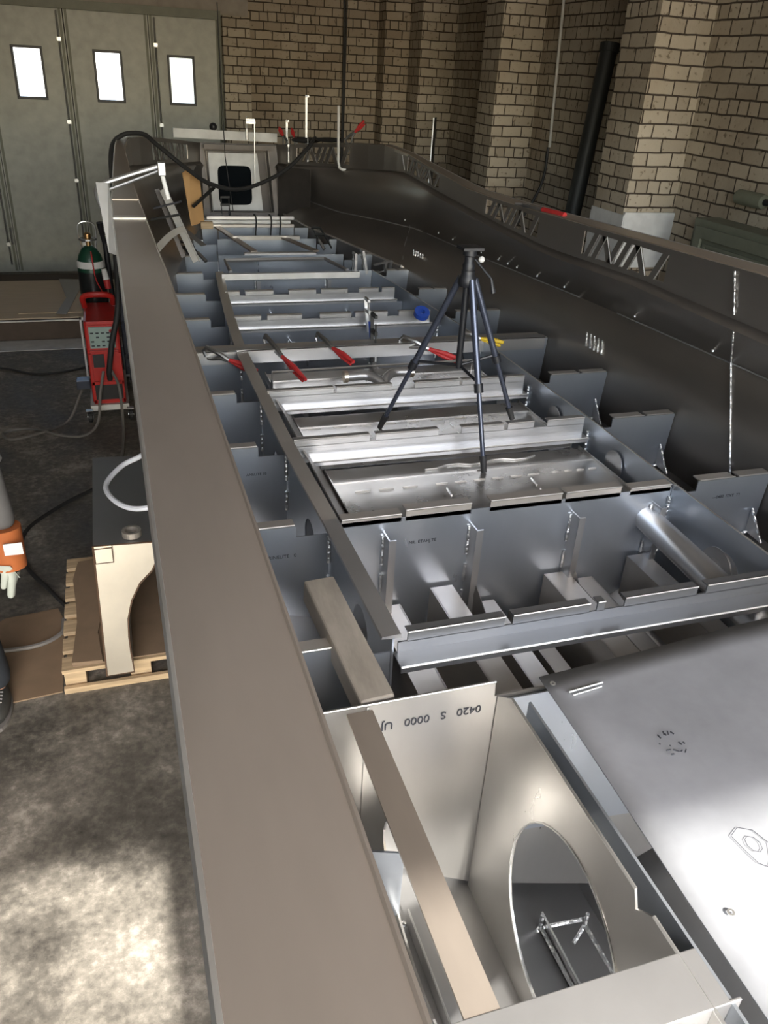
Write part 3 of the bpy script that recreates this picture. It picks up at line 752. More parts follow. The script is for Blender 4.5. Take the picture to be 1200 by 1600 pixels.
build(MB().tube([(.47, 1.06, .70), (.472, .90, .70)], .006, 6), 'weld_bead', 'weld', wf)

# ---- drain tube through the bay
m = MB(); m.tube([(1.66, .95, 1.13), (1.68, 1.4, 1.14), (1.755, 2.104, 1.115)], .047, 20)
build(m, 'cable_tube', 'alu', boat, smooth=True, label='thick bare tube along the right bay')
m = MB(); m.ring((gird(1.8, 1)-.004, 1.80, 1.08), (1, 0, 0), .035, .075, .006, 28); m.ball((gird(1.8, 1)-.006, 1.79, 1.09), .008)
build(m, 'hole_ring', 'alu', boat)  # added ring stands for the lighter view through the girder hole
for y, z in ((2.47, 1.15), (2.98, 1.14)):
    m = MB(); m.ring((gird(y, 1)-.01, y, z), (1, 0, 0), .002, .06, .003, 24); build(m, 'hole_disc', 'alu', boat)  # added pale discs stand for light showing in the girder holes

# ink marks on the frames
text_mesh('UTI   CMARINELITE   0', .017, MT_T(.37, 2.103, 1.135, 0), 'stamped_marking', 'ink', t2)
text_mesh('NIL. ETAFIJ.TE', .016, MT_T(.88, 2.103, 1.13, 0), 'stamped_marking', 'ink', t2)
text_mesh('---0480  ITXY  T1', .017, MT_T(2.09, 2.103, 1.165, 0), 'stamped_marking', 'ink', t2)
text_mesh('AMELITE 18', .015, MT_T(.43, 2.704, 1.13, 0), 'stamped_marking', 'ink', t2)

# ---- bow: door frame, door with dark window, lining
def panel_pt(a, b, t): return (a, 7.93+(b-1.25)*.12+t, b)
m = MB(); m.holed([(.83, 1.20), (1.56, 1.20), (1.56, 1.825), (.83, 1.825)], [[(.905, 1.25), (1.50, 1.25), (1.46, 1.785), (.875, 1.785)]], panel_pt, 0, .006)
bowp = build(m, 'bow_panel', 'alu_bow', boat)
m = MB()
for ins, dd in ((0, 0), (.026, .02)):
    L = [(.875+ins, 1.79-ins), (1.46-ins, 1.79-ins), (1.50-ins, 1.25), (.905+ins, 1.25)]
    m.tube([panel_pt(a, b, -.008+dd*.5) for a, b in L], .004, 6, closed=True)
build(m, 'door_frame', 'alu_flange', bowp)
m = MB(); m.holed([(.925, 1.262), (1.40, 1.262), (1.365, 1.75), (.915, 1.75)], [oval(1.148, 1.478, .155, .168, 40, 7)], panel_pt, .03, .035)
dr = build(m, 'bow_door', 'white', boat, label='pale bow door with rounded dark window')
build(MB().prism(oval(1.148, 1.478, .16, .172, 40, 7), panel_pt, .05, .054), 'window_pane', 'window_dark', dr)  # matte black sheet stands for the dark void in the door opening
build(MB().box(.84, 1.55, 8.06, 8.065, 1.18, 1.83), 'bow_backing', 'alu_bow', boat)  # added backing that shuts out the bright hall behind the bow door
m = MB(); m.box(.87, 1.5, 7.90, 7.94, 1.79, 1.83); build(m, 'bow_header', 'alu_bow', boat)
# bow side linings left of the door
m = MB(); m.add([(.40, 7.35, 1.2), (.84, 7.9, 1.2), (.84, 7.9, 1.66), (.40, 7.35, 1.70)], [(0, 1, 2, 3)]); build(m, 'bow_lining', 'alu_bow', boat, solid=.005)
m = MB(); m.add([(1.54, 7.9, 1.2), (1.75, 7.5, 1.2), (1.75, 7.5, 1.68), (1.54, 7.9, 1.66)], [(0, 1, 2, 3)]); build(m, 'bow_lining', 'alu_bow', boat, solid=.005)
# diagonal girders and box between bow frames
for p, q in (((.84, 7.25, 1.262), (1.0, 6.1, 1.262)), ((1.33, 6.62, 1.262), (1.47, 6.1, 1.262))):
    build(MB().bar(p, q, .05, .012), 'diagonal_strap', 'alu_deck', boat)
m = MB(); m.box(.92, 1.46, 6.62, 6.66, 1.245, 1.275); m.box(.92, 1.46, 6.05, 6.09, 1.245, 1.262); build(m, 'hatch_rail', 'alu_flange', boat)
m = MB()
m.tube([(.73, 5.42, 1.27), (.74, 5.78, 1.27), (1.46, 5.80, 1.27), (1.53, 5.42, 1.27)], .014, 6)
build(m, 'hatch_hoop', 'alu', boat)

# ---- trestles that carry the hull
def trestle(y, lab):
    t = thing('steel_trestle', lab, 'trestle', (CX, y, 0))
    zt = min(bottom_z(y, CX), bottom_z(y-.05, CX))-.03
    build(MB().box(CX-.35, CX+.35, y-.05, y+.05, zt-.09, zt), 'crossbar', 'rusty', t)
    for x in (-.3, .3):
        build(MB().bar((CX+x, y, zt-.09), (CX+x*1.3, y, .0), .06, .06), 'leg', 'rusty', t)
trestle(.3, 'rusty steel trestle under the stern of the aluminium hull')
trestle(4.6, 'rusty steel trestle under the middle of the aluminium hull')
trestle(7.0, 'rusty steel trestle under the bow of the aluminium hull')

# ================================================================== LOOSE THINGS ON THE BOAT
# big loose sheet over the stern frames
m = MB(); nx, ny = 22, 22; v = []
for i in range(nx+1):
    for j in range(ny+1):
        a = i/nx; b = j/ny
        xl = .808+(.857-.808)*max(0, (b-.0)); x = xl+(2.2-xl)*a
        y = -.25+(1.262+.11*a+.25)*b
        z = 1.262+.006*math.sin(a*6+b*4)*math.sin(b*7)+.004*math.sin(a*15+2)*a+(.012*a*(1-b))
        v.append((x, y, max(1.258, z)))
m.add(v, [(i*(ny+1)+j, i*(ny+1)+j+1, (i+1)*(ny+1)+j+1, (i+1)*(ny+1)+j) for i in range(nx) for j in range(ny)])
sh = build(m, 'aluminium_sheet', 'alu_sheet', smooth=True, solid=.004)
tag(sh, 'large loose scuffed aluminium sheet lying over the stern frames', 'metal sheet')
zz = 1.272
m = MB(); m.tube([(.895, 1.19, zz-.004), (.99, 1.20, zz-.004)], .0025, 5); build(m, 'scratch_mark', 'edge', sh)
m = MB(); m.tube([(.90, 1.178, zz-.004), (.98, 1.188, zz-.004)], .002, 5); build(m, 'scratch_mark', 'edge', sh)
m = MB(); m.tube([(1.02+.035*math.cos(t/8*2*PI)*(1.0 if t < 4 else .6), .72+.045*math.sin(t/8*2*PI), 1.2705) for t in range(8)], .0007, 4, closed=True); build(m, 'pen_mark', 'ink', sh)
m = MB(); m.tube([(1.025+.014*math.cos(t/8*2*PI), .725+.018*math.sin(t/8*2*PI), 1.2705) for t in range(8)], .0007, 4, closed=True); build(m, 'pen_mark', 'ink', sh)
for (x, y) in ((.872, 1.225), (.89, .62)): build(MB().ring((x, y, 1.268), (0, 0, 1), .003, .007, .002, 12), 'rivet_hole', 'edge', sh)
random.seed(3)
m = MB()
for k in range(14):
    x, y = 1.02+random.uniform(-.035, .035), .985+random.uniform(-.03, .03); m.tube([(x, y, 1.274), (x+random.uniform(-.01, .01), y+random.uniform(-.012, .012), 1.274)], .0016, 4)
o = build(m, 'black_smudge', 'ink', sh)

# rusty box tube in the left bay
m = MB(); p, q = Vector((.435, 1.74, 1.262)), Vector((.468, 1.30, 1.215)); d = (q-p).normalized()
m.bar(p, q, .085, .07)
t = build(m, 'box_tube', 'rusty', bevel=.006); tag(t, 'short worn rectangular steel tube lying in the left bay by the side deck', 'steel tube')

# aluminium bar across the frames
def simple(mb, name, mat, label, cat, group=None, **kw): return tag(build(mb, name, mat, **kw), label, cat, group)
simple(MB().box(.655, 1.585, 5.30, 5.33, 1.245, 1.285), 'flat_bar', 'alu_dull', 'rough sawn pale aluminium bar lying across the frames beyond the cross beams', 'metal bar', bevel=.002)
simple(MB().bar((.62, 8.04, 1.905), (1.56, 8.08, 1.885), .05, .075), 'aluminium_plank', 'white', 'long pale aluminium plank lying on the bow rim above the door', 'metal plank')

# tied bundle of rails
b = thing('rail_bundle', 'bundle of aluminium rails tied with black straps below the bow door', 'rail bundle', (1.12, 7.16, 1.252))
for k in range(3): build(MB().box(.735+.02*k, 1.52-.03*(k % 2), 7.12, 7.16, 1.253+.032*k, 1.282+.032*k), 'rail', ('alu_flange', 'alu_dull', 'alu')[k], b, bevel=.003)
for x in (1.18, 1.31, 1.39):
    build(MB().tube(bez([(x, 7.17, 1.352), (x+.005, 7.11, 1.35), (x+.01, 7.105, 1.30), (x+.005, 7.105, 1.25), (x, 7.10, 1.20), (x, 7.10, 1.15)], 4), .006, 6), 'strap', 'rubber', b)
simple(MB().box(.72, .82, 7.06, 7.105, 1.252, 1.31), 'timber_block', 'wood', 'small timber block at the left end of the tied rails', 'wood block', bevel=.003)

# pipe fittings on the sole
def elbow(pts, r, lab):
    t = thing('pipe_elbow', lab, 'pipe fitting', pts[0])
    build(MB().tube(bez(pts, 5), r, 14), 'bent_tube', 'alu', t, smooth=True)
    d = (Vector(pts[0])-Vector(pts[1])).normalized()
    c = MB(); c.tube([Vector(pts[0])+d*.0, Vector(pts[0])+d*.02], r*1.25, 14); build(c, 'end_collar', 'tan_edge', t)
elbow([(1.01, 3.52, 1.20), (1.10, 3.52, 1.20), (1.15, 3.48, 1.19), (1.17, 3.45, 1.165)], .022, 'bent bare aluminium pipe piece left of its mirror twin')
elbow([(1.33, 3.54, 1.20), (1.25, 3.54, 1.20), (1.20, 3.50, 1.19), (1.185, 3.47, 1.165)], .022, 'bent bare aluminium pipe piece right of its mirror twin, nearer the tripod')
m = MB(); m.tube([(.64, 3.50, 1.14), (.64, 3.50, 1.21), (.66, 3.60, 1.215), (1.70, 3.62, 1.215), (1.70, 3.62, 1.14)], .006, 6)
simple(m, 'wire_hoop', 'steel', 'thin bent steel rod hoop standing on the plate behind the pipe pieces', 'steel rod')

# tripod
tc = Vector((1.30, 2.82, 0)); top = Vector((1.255, 2.79, 1.86))
t = thing('tripod', 'black photographic tripod standing on the frames inside the boat', 'tripod', (1.27, 2.82, 1.125))
feet = [Vector((1.03, 3.06, 1.128)), Vector((1.305, 2.555, 1.128)), Vector((1.50, 2.745, 1.262)), ]
hubz = 1.85
m = MB(); m.lathe((1.255, 2.79, 1.80), [(.028, 0), (.034, .01), (.034, .035), (.026, .045), (.026, .06)], 16); build(m, 'shoulder', 'black', t, smooth=True)
m = MB(); m.lathe((1.255, 2.79, 1.48), [(.012, 0), (.013, .01), (.013, .40)], 12); build(m, 'centre_column', 'black', t, smooth=True)
for ft in feet:
    d = (ft-top); lg = MB(); k = top+Vector((d.x, d.y, 0)).normalized()*.028-Vector((0, 0, .03)); j = k+(ft-k)*.56; k2 = k+(ft-k)*.93
    lg.tube([k, j], .013, 10); L = build(lg, 'leg', 'carbon', t, smooth=True)
    build(MB().tube([j, k2], .0095, 10), 'lower_tube', 'carbon', L, smooth=True)
    build(MB().tube([j-(ft-k)*.035, j+(ft-k)*.012], .018, 10), 'leg_lock', 'black', L, smooth=True)
    build(MB().tube([k2-(ft-k)*.02, ft], [.015, .011], 10), 'foot', 'rubber', L, smooth=True)
    mid = k+(ft-k)*.52
    build(MB().tube([mid, (1.26, 2.795, 1.49)], .006, 8), 'spreader', 'black', t)
h_ = MB(); h_.lathe((1.255, 2.79, 1.86), [(.022, 0), (.024, .02), (.018, .03), (.018, .05), (.026, .055), (.026, .075)], 14); hd = build(h_, 'pan_head', 'black', t, smooth=True)
build(MB().box(1.215, 1.295, 2.755, 2.825, 1.935, 1.945), 'camera_plate', 'black', hd)
build(MB().tube([(1.275, 2.78, 1.90), (1.325, 2.73, 1.84), (1.335, 2.72, 1.79)], [.005, .005, .010], 8), 'pan_handle', 'black', hd)
build(MB().ball((1.30, 2.78, 1.90), .012), 'lock_knob', 'white', hd)

# ---- clamps
def pliers(j, q, col, lab, grp=None, L=.035):
    j, q = Vector(j), Vector(q); d = (q-j); n = d.normalized(); sd = n.cross(Vector((0, 0, 1))).normalized(); up = sd.cross(n).normalized()
    t = thing('locking_pliers', lab, 'clamp', j, grp)
    a = j+d*.42
    build(MB().tube([j+up*.0-n*.01-up*.03, j-n*.028-up*.005, j-n*.015+up*.02, j+d*.2+up*.014, a], [.006, .009, .011, .012, .011], 8), 'upper_jaw', 'steel', t, smooth=True)
    build(MB().tube([j-up*.035, j+n*.02-up*.03, j+d*.25-up*.008, a-up*.004], [.005, .008, .009, .009], 8), 'lower_jaw', 'steel', t, smooth=True)
    build(MB().tube([a, a+d*.3+up*.008, q+up*.004], [.010, .013, .009], 8), 'grip', col, t, smooth=True)
    build(MB().tube([a, a+d*.28-up*.012, q-up*.016-d*.06], [.008, .011, .007], 8), 'lower_grip', col, t, smooth=True)
def fclamp(p, ax, L, arm, lab, handle='wood', grp=None, mat='steel', jaw=.35):
    """bar from p along ax (length L); jaws point along arm"""
    p, ax, arm = Vector(p), Vector(ax).normalized(), Vector(arm).normalized()
    t = thing('bar_clamp', lab, 'clamp', p, grp); a = .075
    build(MB().bar(p, p+ax*L, .018, .007, arm), 'clamp_bar', mat, t)
    build(MB().bar(p+ax*.006, p+ax*.006+arm*a, .014, .016, ax), 'fixed_jaw', mat, t)
    s = p+ax*L*jaw
    build(MB().bar(s-arm*.008, s+arm*a, .016, .02, ax), 'sliding_jaw', mat, t)
    build(MB().tube([s+arm*a*.9-ax*.05, s+arm*a*.9+ax*.05], .005, 8), 'clamp_screw', mat, t)
    build(MB().tube([s+arm*a*.9+ax*.05, s+arm*a*.9+ax*.14], [.012, .013], 10), 'handle', handle, t, smooth=True)
G = 'clamps on the bright cross channel'
pliers((.39, 3.79, 1.265), (.60, 3.66, 1.20), 'red_grip', 'red-handled locking pliers nearest the left side of the boat', G)
pliers((.69, 3.90, 1.275), (.80, 3.50, 1.20), 'red_grip', 'long locking pliers, second from the left on the cross channel', G)
pliers((.96, 3.90, 1.275), (1.06, 3.60, 1.24), 'red_grip', 'red locking pliers in the middle of the cross channel', G)
pliers((1.40, 3.82, 1.268), (1.66, 3.66, 1.20), 'red_grip', 'red locking pliers seen between the tripod legs', G)
pliers((1.75, 3.86, 1.27), (1.93, 3.74, 1.255), 'yellow', 'yellow-handled clamp right of the tripod legs', G)
fclamp((1.24, 3.90, 1.40), (0, -.1, -1), .26, (0, -1, 0), 'dark screw clamp standing upright on the cross channel above the pipe pieces', 'steel', G, 'pipe_dark')
fclamp((1.34, 4.36, 1.36), (.1, -.1, -1), .2, (0, -1, 0), 'blue-handled screw clamp on the fourth cross beam', 'blue')
m = MB(); m.ring((1.665, 4.30, 1.262), (0, -.6, 1), .018, .045, .03, 24)
simple(m, 'tape_roll', 'blue', 'blue roll of tape resting on the right girder behind the tripod', 'tape')
fclamp((1.60, 5.46, 1.37), (0, 0, -1), .16, (0, 1, 0), 'small bright screw clamp at the right end of the rough bar', 'steel', None, 'alu')
fclamp((1.665, 5.50, 1.38), (.2, 0, -1), .16, (0, 1, 0), 'small bright screw clamp leaning right beside its twin', 'steel', None, 'alu')
fclamp((1.90, 5.56, 1.30), (-.9, -.3, -.1), .16, (0, .3, -1), 'bright clamp lying at the right hull side on a frame end', 'steel', None, 'alu')
fclamp((.44, 6.0, 1.36), (.5, -.6, -.5), .2, (1, 0, 0), 'dark clamp on the left end of the far frame below the leaning rail', 'steel', None, 'pipe_dark')
fclamp((1.62, 6.60, 1.35), (.3, -.5, -.6), .2, (-1, 0, 0), 'dark clamp at the right end of the second far frame', 'steel', None, 'pipe_dark')
fclamp((1.31, 7.80, 2.05), (-.02, 0, -1), .56, (-1, 0, 0), 'tall dark bar clamp hanging over the bow door frame', 'steel', None, 'steel', .05)
fclamp((.95, 7.50, 1.45), (.02, 0, -1), .2, (1, 0, 0), 'black screw clamp left of the bow door foot', 'black', None, 'pipe_dark')
G = 'clamps standing on the bow rim'
for x, y, zt, zb, lab in ((1.755, 7.70, 2.26, 1.86, 'tall bright bar clamp standing on the bow rim between red clamps'), (1.62, 7.9, 2.05, 1.85, 'short bar clamp standing on the bow rim, left of the tall one')):
    fclamp((x, y, zt), (0, 0, -1), zt-zb+.03, (0, -1, 0), lab, 'steel', G, 'steel', .9)
pliers((1.60, 7.86, 1.875), (1.53, 7.80, 1.99), 'red_grip', 'red locking pliers on the bow rim, leftmost of three', G)
pliers((1.68, 7.78, 1.88), (1.62, 7.70, 1.99), 'red_grip', 'red locking pliers on the bow rim, middle of three', G)
pliers((1.99, 7.15, 1.955), (2.10, 7.05, 2.11), 'red_grip', 'red locking pliers on the bow rim beside the bent white rod', G)
m = MB(); m.tube([(1.915, 7.20, 2.21), (1.92, 7.19, 1.78), (1.93, 7.185, 1.735), (1.95, 7.18, 1.722), (1.995, 7.18, 1.718)], .011, 8)
simple(m, 'bent_rod', 'white', 'white bent steel rod hanging on the bow rim', 'steel rod')
m = MB(); m.ball((1.76, 7.72, 1.90), .1, 12, 8, (1.4, .7, .25)); m.ball((1.90, 7.45, 1.93), .1, 12, 8, (1.2, .8, .2))
simple(m, 'dark_rag', 'rubber', 'dark crumpled rag lying on the bow rim under the clamps', 'rag', smooth=True)
m = MB(); m.ball((.98, 8.06, 1.96), .035, 12, 8)
simple(m, 'round_knob', 'black', 'small black lump showing behind the pale bow plank', 'tool', smooth=True)

# welding cable draped across the bow
pts = bez([(.045, 6.45, 1.15), (.05, 6.5, 1.45), (.06, 6.55, 1.85), (.14, 6.62, 1.975), (.30, 6.72, 1.985), (.40, 6.80, 1.91), (.611, 6.9, 1.742), (.814, 7.0, 1.611), (1.094, 7.15, 1.56), (1.459, 7.35, 1.667), (1.70, 7.5, 1.83), (1.82, 7.62, 1.93)], 6)
simple(MB().tube(pts, .017, 8), 'welding_cable', 'rubber', 'thick black cable draped across the bow in front of the door', 'cable', smooth=True)
simple(MB().tube([(1.02, 7.75, 2.9), (1.03, 7.72, 1.75), (1.08, 7.70, 1.3)], .004, 6), 'hanging_wire', 'rubber', 'thin black wire hanging from above past the bow door', 'wire')

# left deck: raised gusset with a bar clamp reaching over the deck
m = MB(); m.add([(-.012, 3.02, 1.888), (-.03, 3.16, 2.10), (.01, 3.14, 2.10), (.012, 2.98, 1.888)], [(0, 1, 2, 3)])
simple(m, 'gusset_plate', 'alu_dull', 'bright triangular plate standing on the outer edge of the left deck', 'metal plate', solid=.004)
t = thing('bar_clamp', 'large bar clamp reaching over the left side deck from the bright gusset', 'clamp', (0, 3.2, 2.08))
build(MB().tube(bez([(-.01, 3.17, 1.99), (-.032, 3.18, 2.05), (-.02, 3.19, 2.085), (.06, 3.20, 2.113), (.20, 3.21, 2.155)], 5), .008, 8), 'clamp_bar', 'steel', t)
build(MB().tube([(-.005, 3.19, 2.066), (.19, 3.21, 2.135)], .006, 8), 'second_bar', 'steel', t)
build(MB().box(.185, .212, 3.19, 3.23, 2.12, 2.165), 'sliding_head', 'steel', t, bevel=.003)
build(MB().tube([(.20, 3.21, 2.12), (.215, 3.20, 2.04)], .008, 8), 'clamp_screw', 'white', t)
build(MB().tube([(.16, 3.22, 2.005), (.262, 3.22, 2.03)], .004, 6), 'tommy_bar', 'black', t)
def deckband(y, w, mat):
    z = lerp(capz, y); build(MB().box(CX-lerp(uout, y), CX-lerp(uin, y), y, y+w, z+.001, z+.008), 'deck_seam', mat, boat)
deckband(3.78, .06, 'alu_flange'); deckband(4.45, .015, 'alu_deck')

# left bow: leaning rails, board, curved bracket
m = MB(); m.bar((.36, 5.85, 1.72), (.54, 5.75, 1.27), .045, .006, (0, -1, .3)); m.bar((.385, 5.85, 1.72), (.565, 5.75, 1.27), .006, .03, (0, -1, .3))
simple(m, 'leaning_rail', 'dull_rail', 'long angled aluminium rail leaning on the left bow side', 'metal rail')
simple(MB().bar((.33, 6.0, 1.70), (.47, 5.9, 1.27), .03, .02, (0, -1, .3)), 'leaning_rail', 'alu_bow', 'dark rail leaning on the left bow side, left of the bright rail', 'metal rail')
m = MB(); m.add([(.60, 7.10, 1.68), (.66, 7.12, 1.72), (.74, 7.15, 1.64), (.755, 7.12, 1.30), (.64, 7.05, 1.28)], [(0, 1, 2, 3, 4)])
simple(m, 'cardboard_piece', 'tan', 'tan board standing against the left bow lining', 'board', solid=.006)
arc = [(.262+.2*t, 5.6, 1.40+.13*math.sin(t*PI/2)-.0) for t in [k/6 for k in range(7)]]
m = MB(); v = []
for i, (x, y, z) in enumerate(arc): v += [(x, y, z), (x+.03-.002*i, y, z-.035)]
m.add(v, [(2*i, 2*i+1, 2*i+3, 2*i+2) for i in range(6)])
simple(m, 'curved_bracket', 'dull_rail', 'curved bright bracket plate sticking out at the left bow side', 'bracket', solid=.004)
simple(MB().tube([(.24, 5.3, 1.62), (.42, 5.3, 1.65)], .008, 6), 'clamp_rod', 'pipe_dark', 'short dark rod crossing behind the bar clamp screw', 'steel rod')
simple(MB().bar((.66, 7.0, 1.44), (.86, 7.2, 1.56), .02, .02), 'square_bar', 'pipe_dark', 'short dark square bar crossing the tan board', 'steel bar')
m = MB(); m.bar((.52, 6.55, 1.36), (.66, 6.35, 1.26), .05, .006); simple(m, 'aluminium_strip', 'alu', 'loose bright strip leaning below the tan board', 'metal strip')
# small pieces left in the side bays
m = MB(); m.add([(.30, 4.95, 1.235), (.34, 5.0, 1.24), (.44, 5.0, 1.18), (.36, 4.97, 1.12), (.30, 4.97, 1.12)], [(0, 1, 2, 3, 4)])
build(m, 'side_knee', 'alu_flange', boat, solid=.004)

# ================================================================== LEFT SIDE OF THE HALL
# welding machine
W = thing('welding_machine', 'red welding machine with grey control panel on a wheeled cart', 'welder', (-.14, 6.35, 0))
build(MB().box(-.262, -.018, 6.17, 6.72, .115, .76), 'case', 'red', W, bevel=.018)
fp = MB(); fp.box(-.232, -.05, 6.155, 6.17, .56, .72)
pn = build(fp, 'control_panel', 'panel', W, bevel=.002)
random.seed(5)
pm = MB()
for r in range(4):
    for c in range(4):
        if random.random() < .8: pm.box(-.222+.038*c, -.222+.038*c+.022, 6.152, 6.155, .575+.032*r, .575+.032*r+.010)
build(pm, 'panel_printing', 'ink', pn); build(MB().lathe((-.075, 6.155, .69), [(.014, 0), (.012, .012)], 16, (0, -1, 0)), 'knob', 'red_grip', pn)
build(MB().box(-.245, -.035, 6.150, 6.172, .525, .545), 'bezel', 'red', W, bevel=.003)
build(MB().box(-.245, -.035, 6.15, 6.172, .735, .765), 'top_bezel', 'red', W, bevel=.006)
build(MB().box(-.225, -.145, 6.16, 6.175, .41, .51), 'socket_panel', 'black', W)
build(MB().box(-.235, -.035, 6.155, 6.172, .155, .275), 'lower_grille', 'black', W)
fr = MB(); fr.box(-.25, -.235, 6.15, 6.172, .13, .52); fr.box(-.035, -.022, 6.15, 6.172, .13, .52); fr.box(-.25, -.022, 6.15, 6.172, .275, .30); fr.box(-.25, -.022, 6.15, 6.172, .125, .155)
build(fr, 'front_frame', 'red', W)
build(MB().box(-.285, .0, 6.14, 6.95, .07, .115), 'cart_base', 'white', W, bevel=.004)
m = MB(); m.tube(bez([(-.25, 6.55, .77), (-.25, 6.5, .86), (-.14, 6.48, .88), (-.05, 6.5, .86), (-.04, 6.6, .78)], 5), .022, 8); build(m, 'carry_handle', 'red', W, smooth=True)
for x in (-.30, .0):
    for y in (6.10, 6.85):
        c = MB(); c.lathe((x-.012, y, .045), [(.0, 0), (.035, .002), (.045, .008), (.045, .03), (.035, .036), (0, .038)], 16, (1, 0, 0)); cw = build(c, 'caster', 'rubber', W)
        build(MB().ring((x-.014, y, .045), (1, 0, 0), .003, .02, .04, 14), 'hub', 'steel', cw)
        build(MB().box(x-.02, x+.03, y-.02, y+.02, .092, .098), 'caster_plate', 'steel', cw)
m = MB(); m.box(-.31, -.05, 6.72, 6.74, .62, .64); m.box(-.31, -.295, 6.72, 6.74, .115, .64); build(m, 'cylinder_shelf', 'white', W)
build(MB().box(-.37, -.27, 6.22, 6.32, .22, .29), 'wire_feeder', 'carbon', W, bevel=.004)
# gas cylinder
cx, cy = -.175, 6.86
g = thing('gas_cylinder', 'dark green and black gas cylinder with wire valve guard behind the red welder', 'gas cylinder', (cx, cy, .116))
build(MB().lathe((cx, cy, .116), [(.095, 0), (.105, .02), (.105, .86)], 28), 'body', 'bottle', g, smooth=True)
build(MB().lathe((cx, cy, .976), [(.105, 0), (.100, .06), (.085, .12), (.055, .17), (.03, .19)], 28), 'shoulder', 'green', g, smooth=True)
build(MB().lathe((cx, cy, 1.006), [(.106, 0), (.1025, .05)], 28), 'label_band', 'paper', g, smooth=True)
build(MB().lathe((cx, cy, 1.166), [(.018, 0), (.018, .05), (.026, .055), (.026, .09), (.012, .1)], 14), 'valve', 'brass', g, smooth=True)
m = MB()
for s_ in (-1, 1): m.tube(bez([(cx+s_*.05, cy, 1.14), (cx+s_*.065, cy, 1.24), (cx+s_*.06, cy, 1.32), (cx+s_*.02, cy, 1.345), (cx, cy, 1.345)], 4), .006, 6)
m.ring((cx, cy, 1.21), (0, 0, 1), .058, .066, .012, 24); build(m, 'valve_guard', 'steel', g)
simple(MB().tube(bez([(-.16, 6.72, 1.15), (-.15, 6.73, .95), (-.12, 6.735, .86), (-.10, 6.74, .80)], 5), .005, 6), 'gas_hose', 'red_grip', 'thin red hose running down in front of the black cylinder', 'hose')
m = MB(); m.tube([(-.08, 6.71, 1.02), (-.07, 6.70, .94)], [.020, .026], 12); t = build(m, 'power_plug', 'white', smooth=True); tag(t, 'white and red industrial plug hanging beside the gas cylinder', 'plug')
build(MB().tube([(-.07, 6.70, .94), (-.062, 6.695, .87)], [.027, .024], 12), 'plug_ring', 'red_grip', t, smooth=True)
t = thing('torch_stand', 'black post with torch holder beside the gas cylinder', 'stand', (-.02, 6.95, .115))
build(MB().tube([(-.03, 6.97, .116), (-.05, 6.95, 1.20)], .022, 10), 'post', 'black', t, smooth=True)
build(MB().tube([(-.055, 6.94, 1.17), (-.07, 6.92, 1.27), (-.075, 6.91, 1.33)], [.016, .02, .026], 10), 'torch', 'black', t, smooth=True)
build(MB().tube([(-.05, 6.95, 1.24), (.01, 6.93, 1.235)], .01, 8), 'hook', 'black', t)
simple(MB().tube(bez([(.02, 6.35, 1.30), (.015, 6.25, 1.10), (-.01, 6.12, .85), (-.075, 6.09, .62), (-.115, 6.09, .42), (-.12, 6.11, .33)], 6), .021, 10), 'torch_cable', 'rubber', 'thick black cable hanging from the boat down the front of the red welder', 'cable', smooth=True)
m = MB(); m.add([(.0, 6.9, .70), (.10, 6.9, .62), (.10, 6.9, 1.1), (.02, 6.9, 1.05)], [(0, 1, 2, 3)])
simple(MB().box(.0, .09, 6.98, 7.08, 0, .92), 'blue_canister', 'carbon', 'dark blue canister mostly hidden behind the side deck near the welder', 'canister', bevel=.01)
# cables on the floor
def floor_cable(pts, r, mat, lab, cat='cable'):
    pts = [(x, y, max(z, r+.001)) for x, y, z in pts]
    simple(MB().tube(bez(pts, 6), r, 6), 'floor_cable', mat, lab, cat, smooth=True)
floor_cable([(-.16, 6.10, .40), (-.20, 6.02, .25), (-.24, 5.93, .06), (-.34, 5.82, 0), (-.50, 5.85, 0), (-.72, 6.02, 0), (-.90, 5.98, 0), (-.84, 5.84, 0), (-.64, 5.93, 0), (-.46, 6.12, 0), (-.34, 6.26, .2)], .011, 'cable_grey', 'grey cable looping on the floor left of the red welder')
floor_cable([(-.10, 6.10, .40), (-.06, 6.0, .30), (-.06, 5.8, .06), (-.10, 5.3, 0), (-.19, 5.05, 0), (-.26, 4.9, 0)], .011, 'cable_grey', 'grey cable running from the welder front towards the tank')
floor_cable([(-.15, 5.3, 0), (-.22, 5.0, 0), (-.46, 4.75, 0), (-.66, 4.45, 0), (-.64, 4.1, 0), (-.50, 3.8, 0), (-.41, 3.62, 0)], .012, 'rubber', 'dark cable lying on the stained floor between the person and the tank')
floor_cable([(-.42, 3.50, .03), (-.43, 3.40, .02), (-.52, 3.33, .02), (-.66, 3.32, .02), (-.95, 3.35, .02), (-1.3, 3.5, 0)], .011, 'cable_grey', 'pale grey cable curving over the floor cardboard')
floor_cable([(-1.5, 7.55, 0), (-1.05, 7.45, 0), (-.75, 7.25, 0), (-.45, 7.3, 0), (-.1, 7.55, 0)], .010, 'rubber', 'thin dark cable on the floor behind the welder')

# white hose loop above the tank
simple(MB().tube(bez([(.10, 3.30, 1.02), (.02, 3.26, .99), (-.06, 3.22, .97), (-.125, 3.10, .95), (-.10, 2.98, .94), (-.03, 2.90, .935), (.06, 2.88, .95), (.12, 2.90, .99)], 6), .011, 8), 'white_hose', 'hose', 'white plastic hose looping out from under the side deck', 'hose', smooth=True)

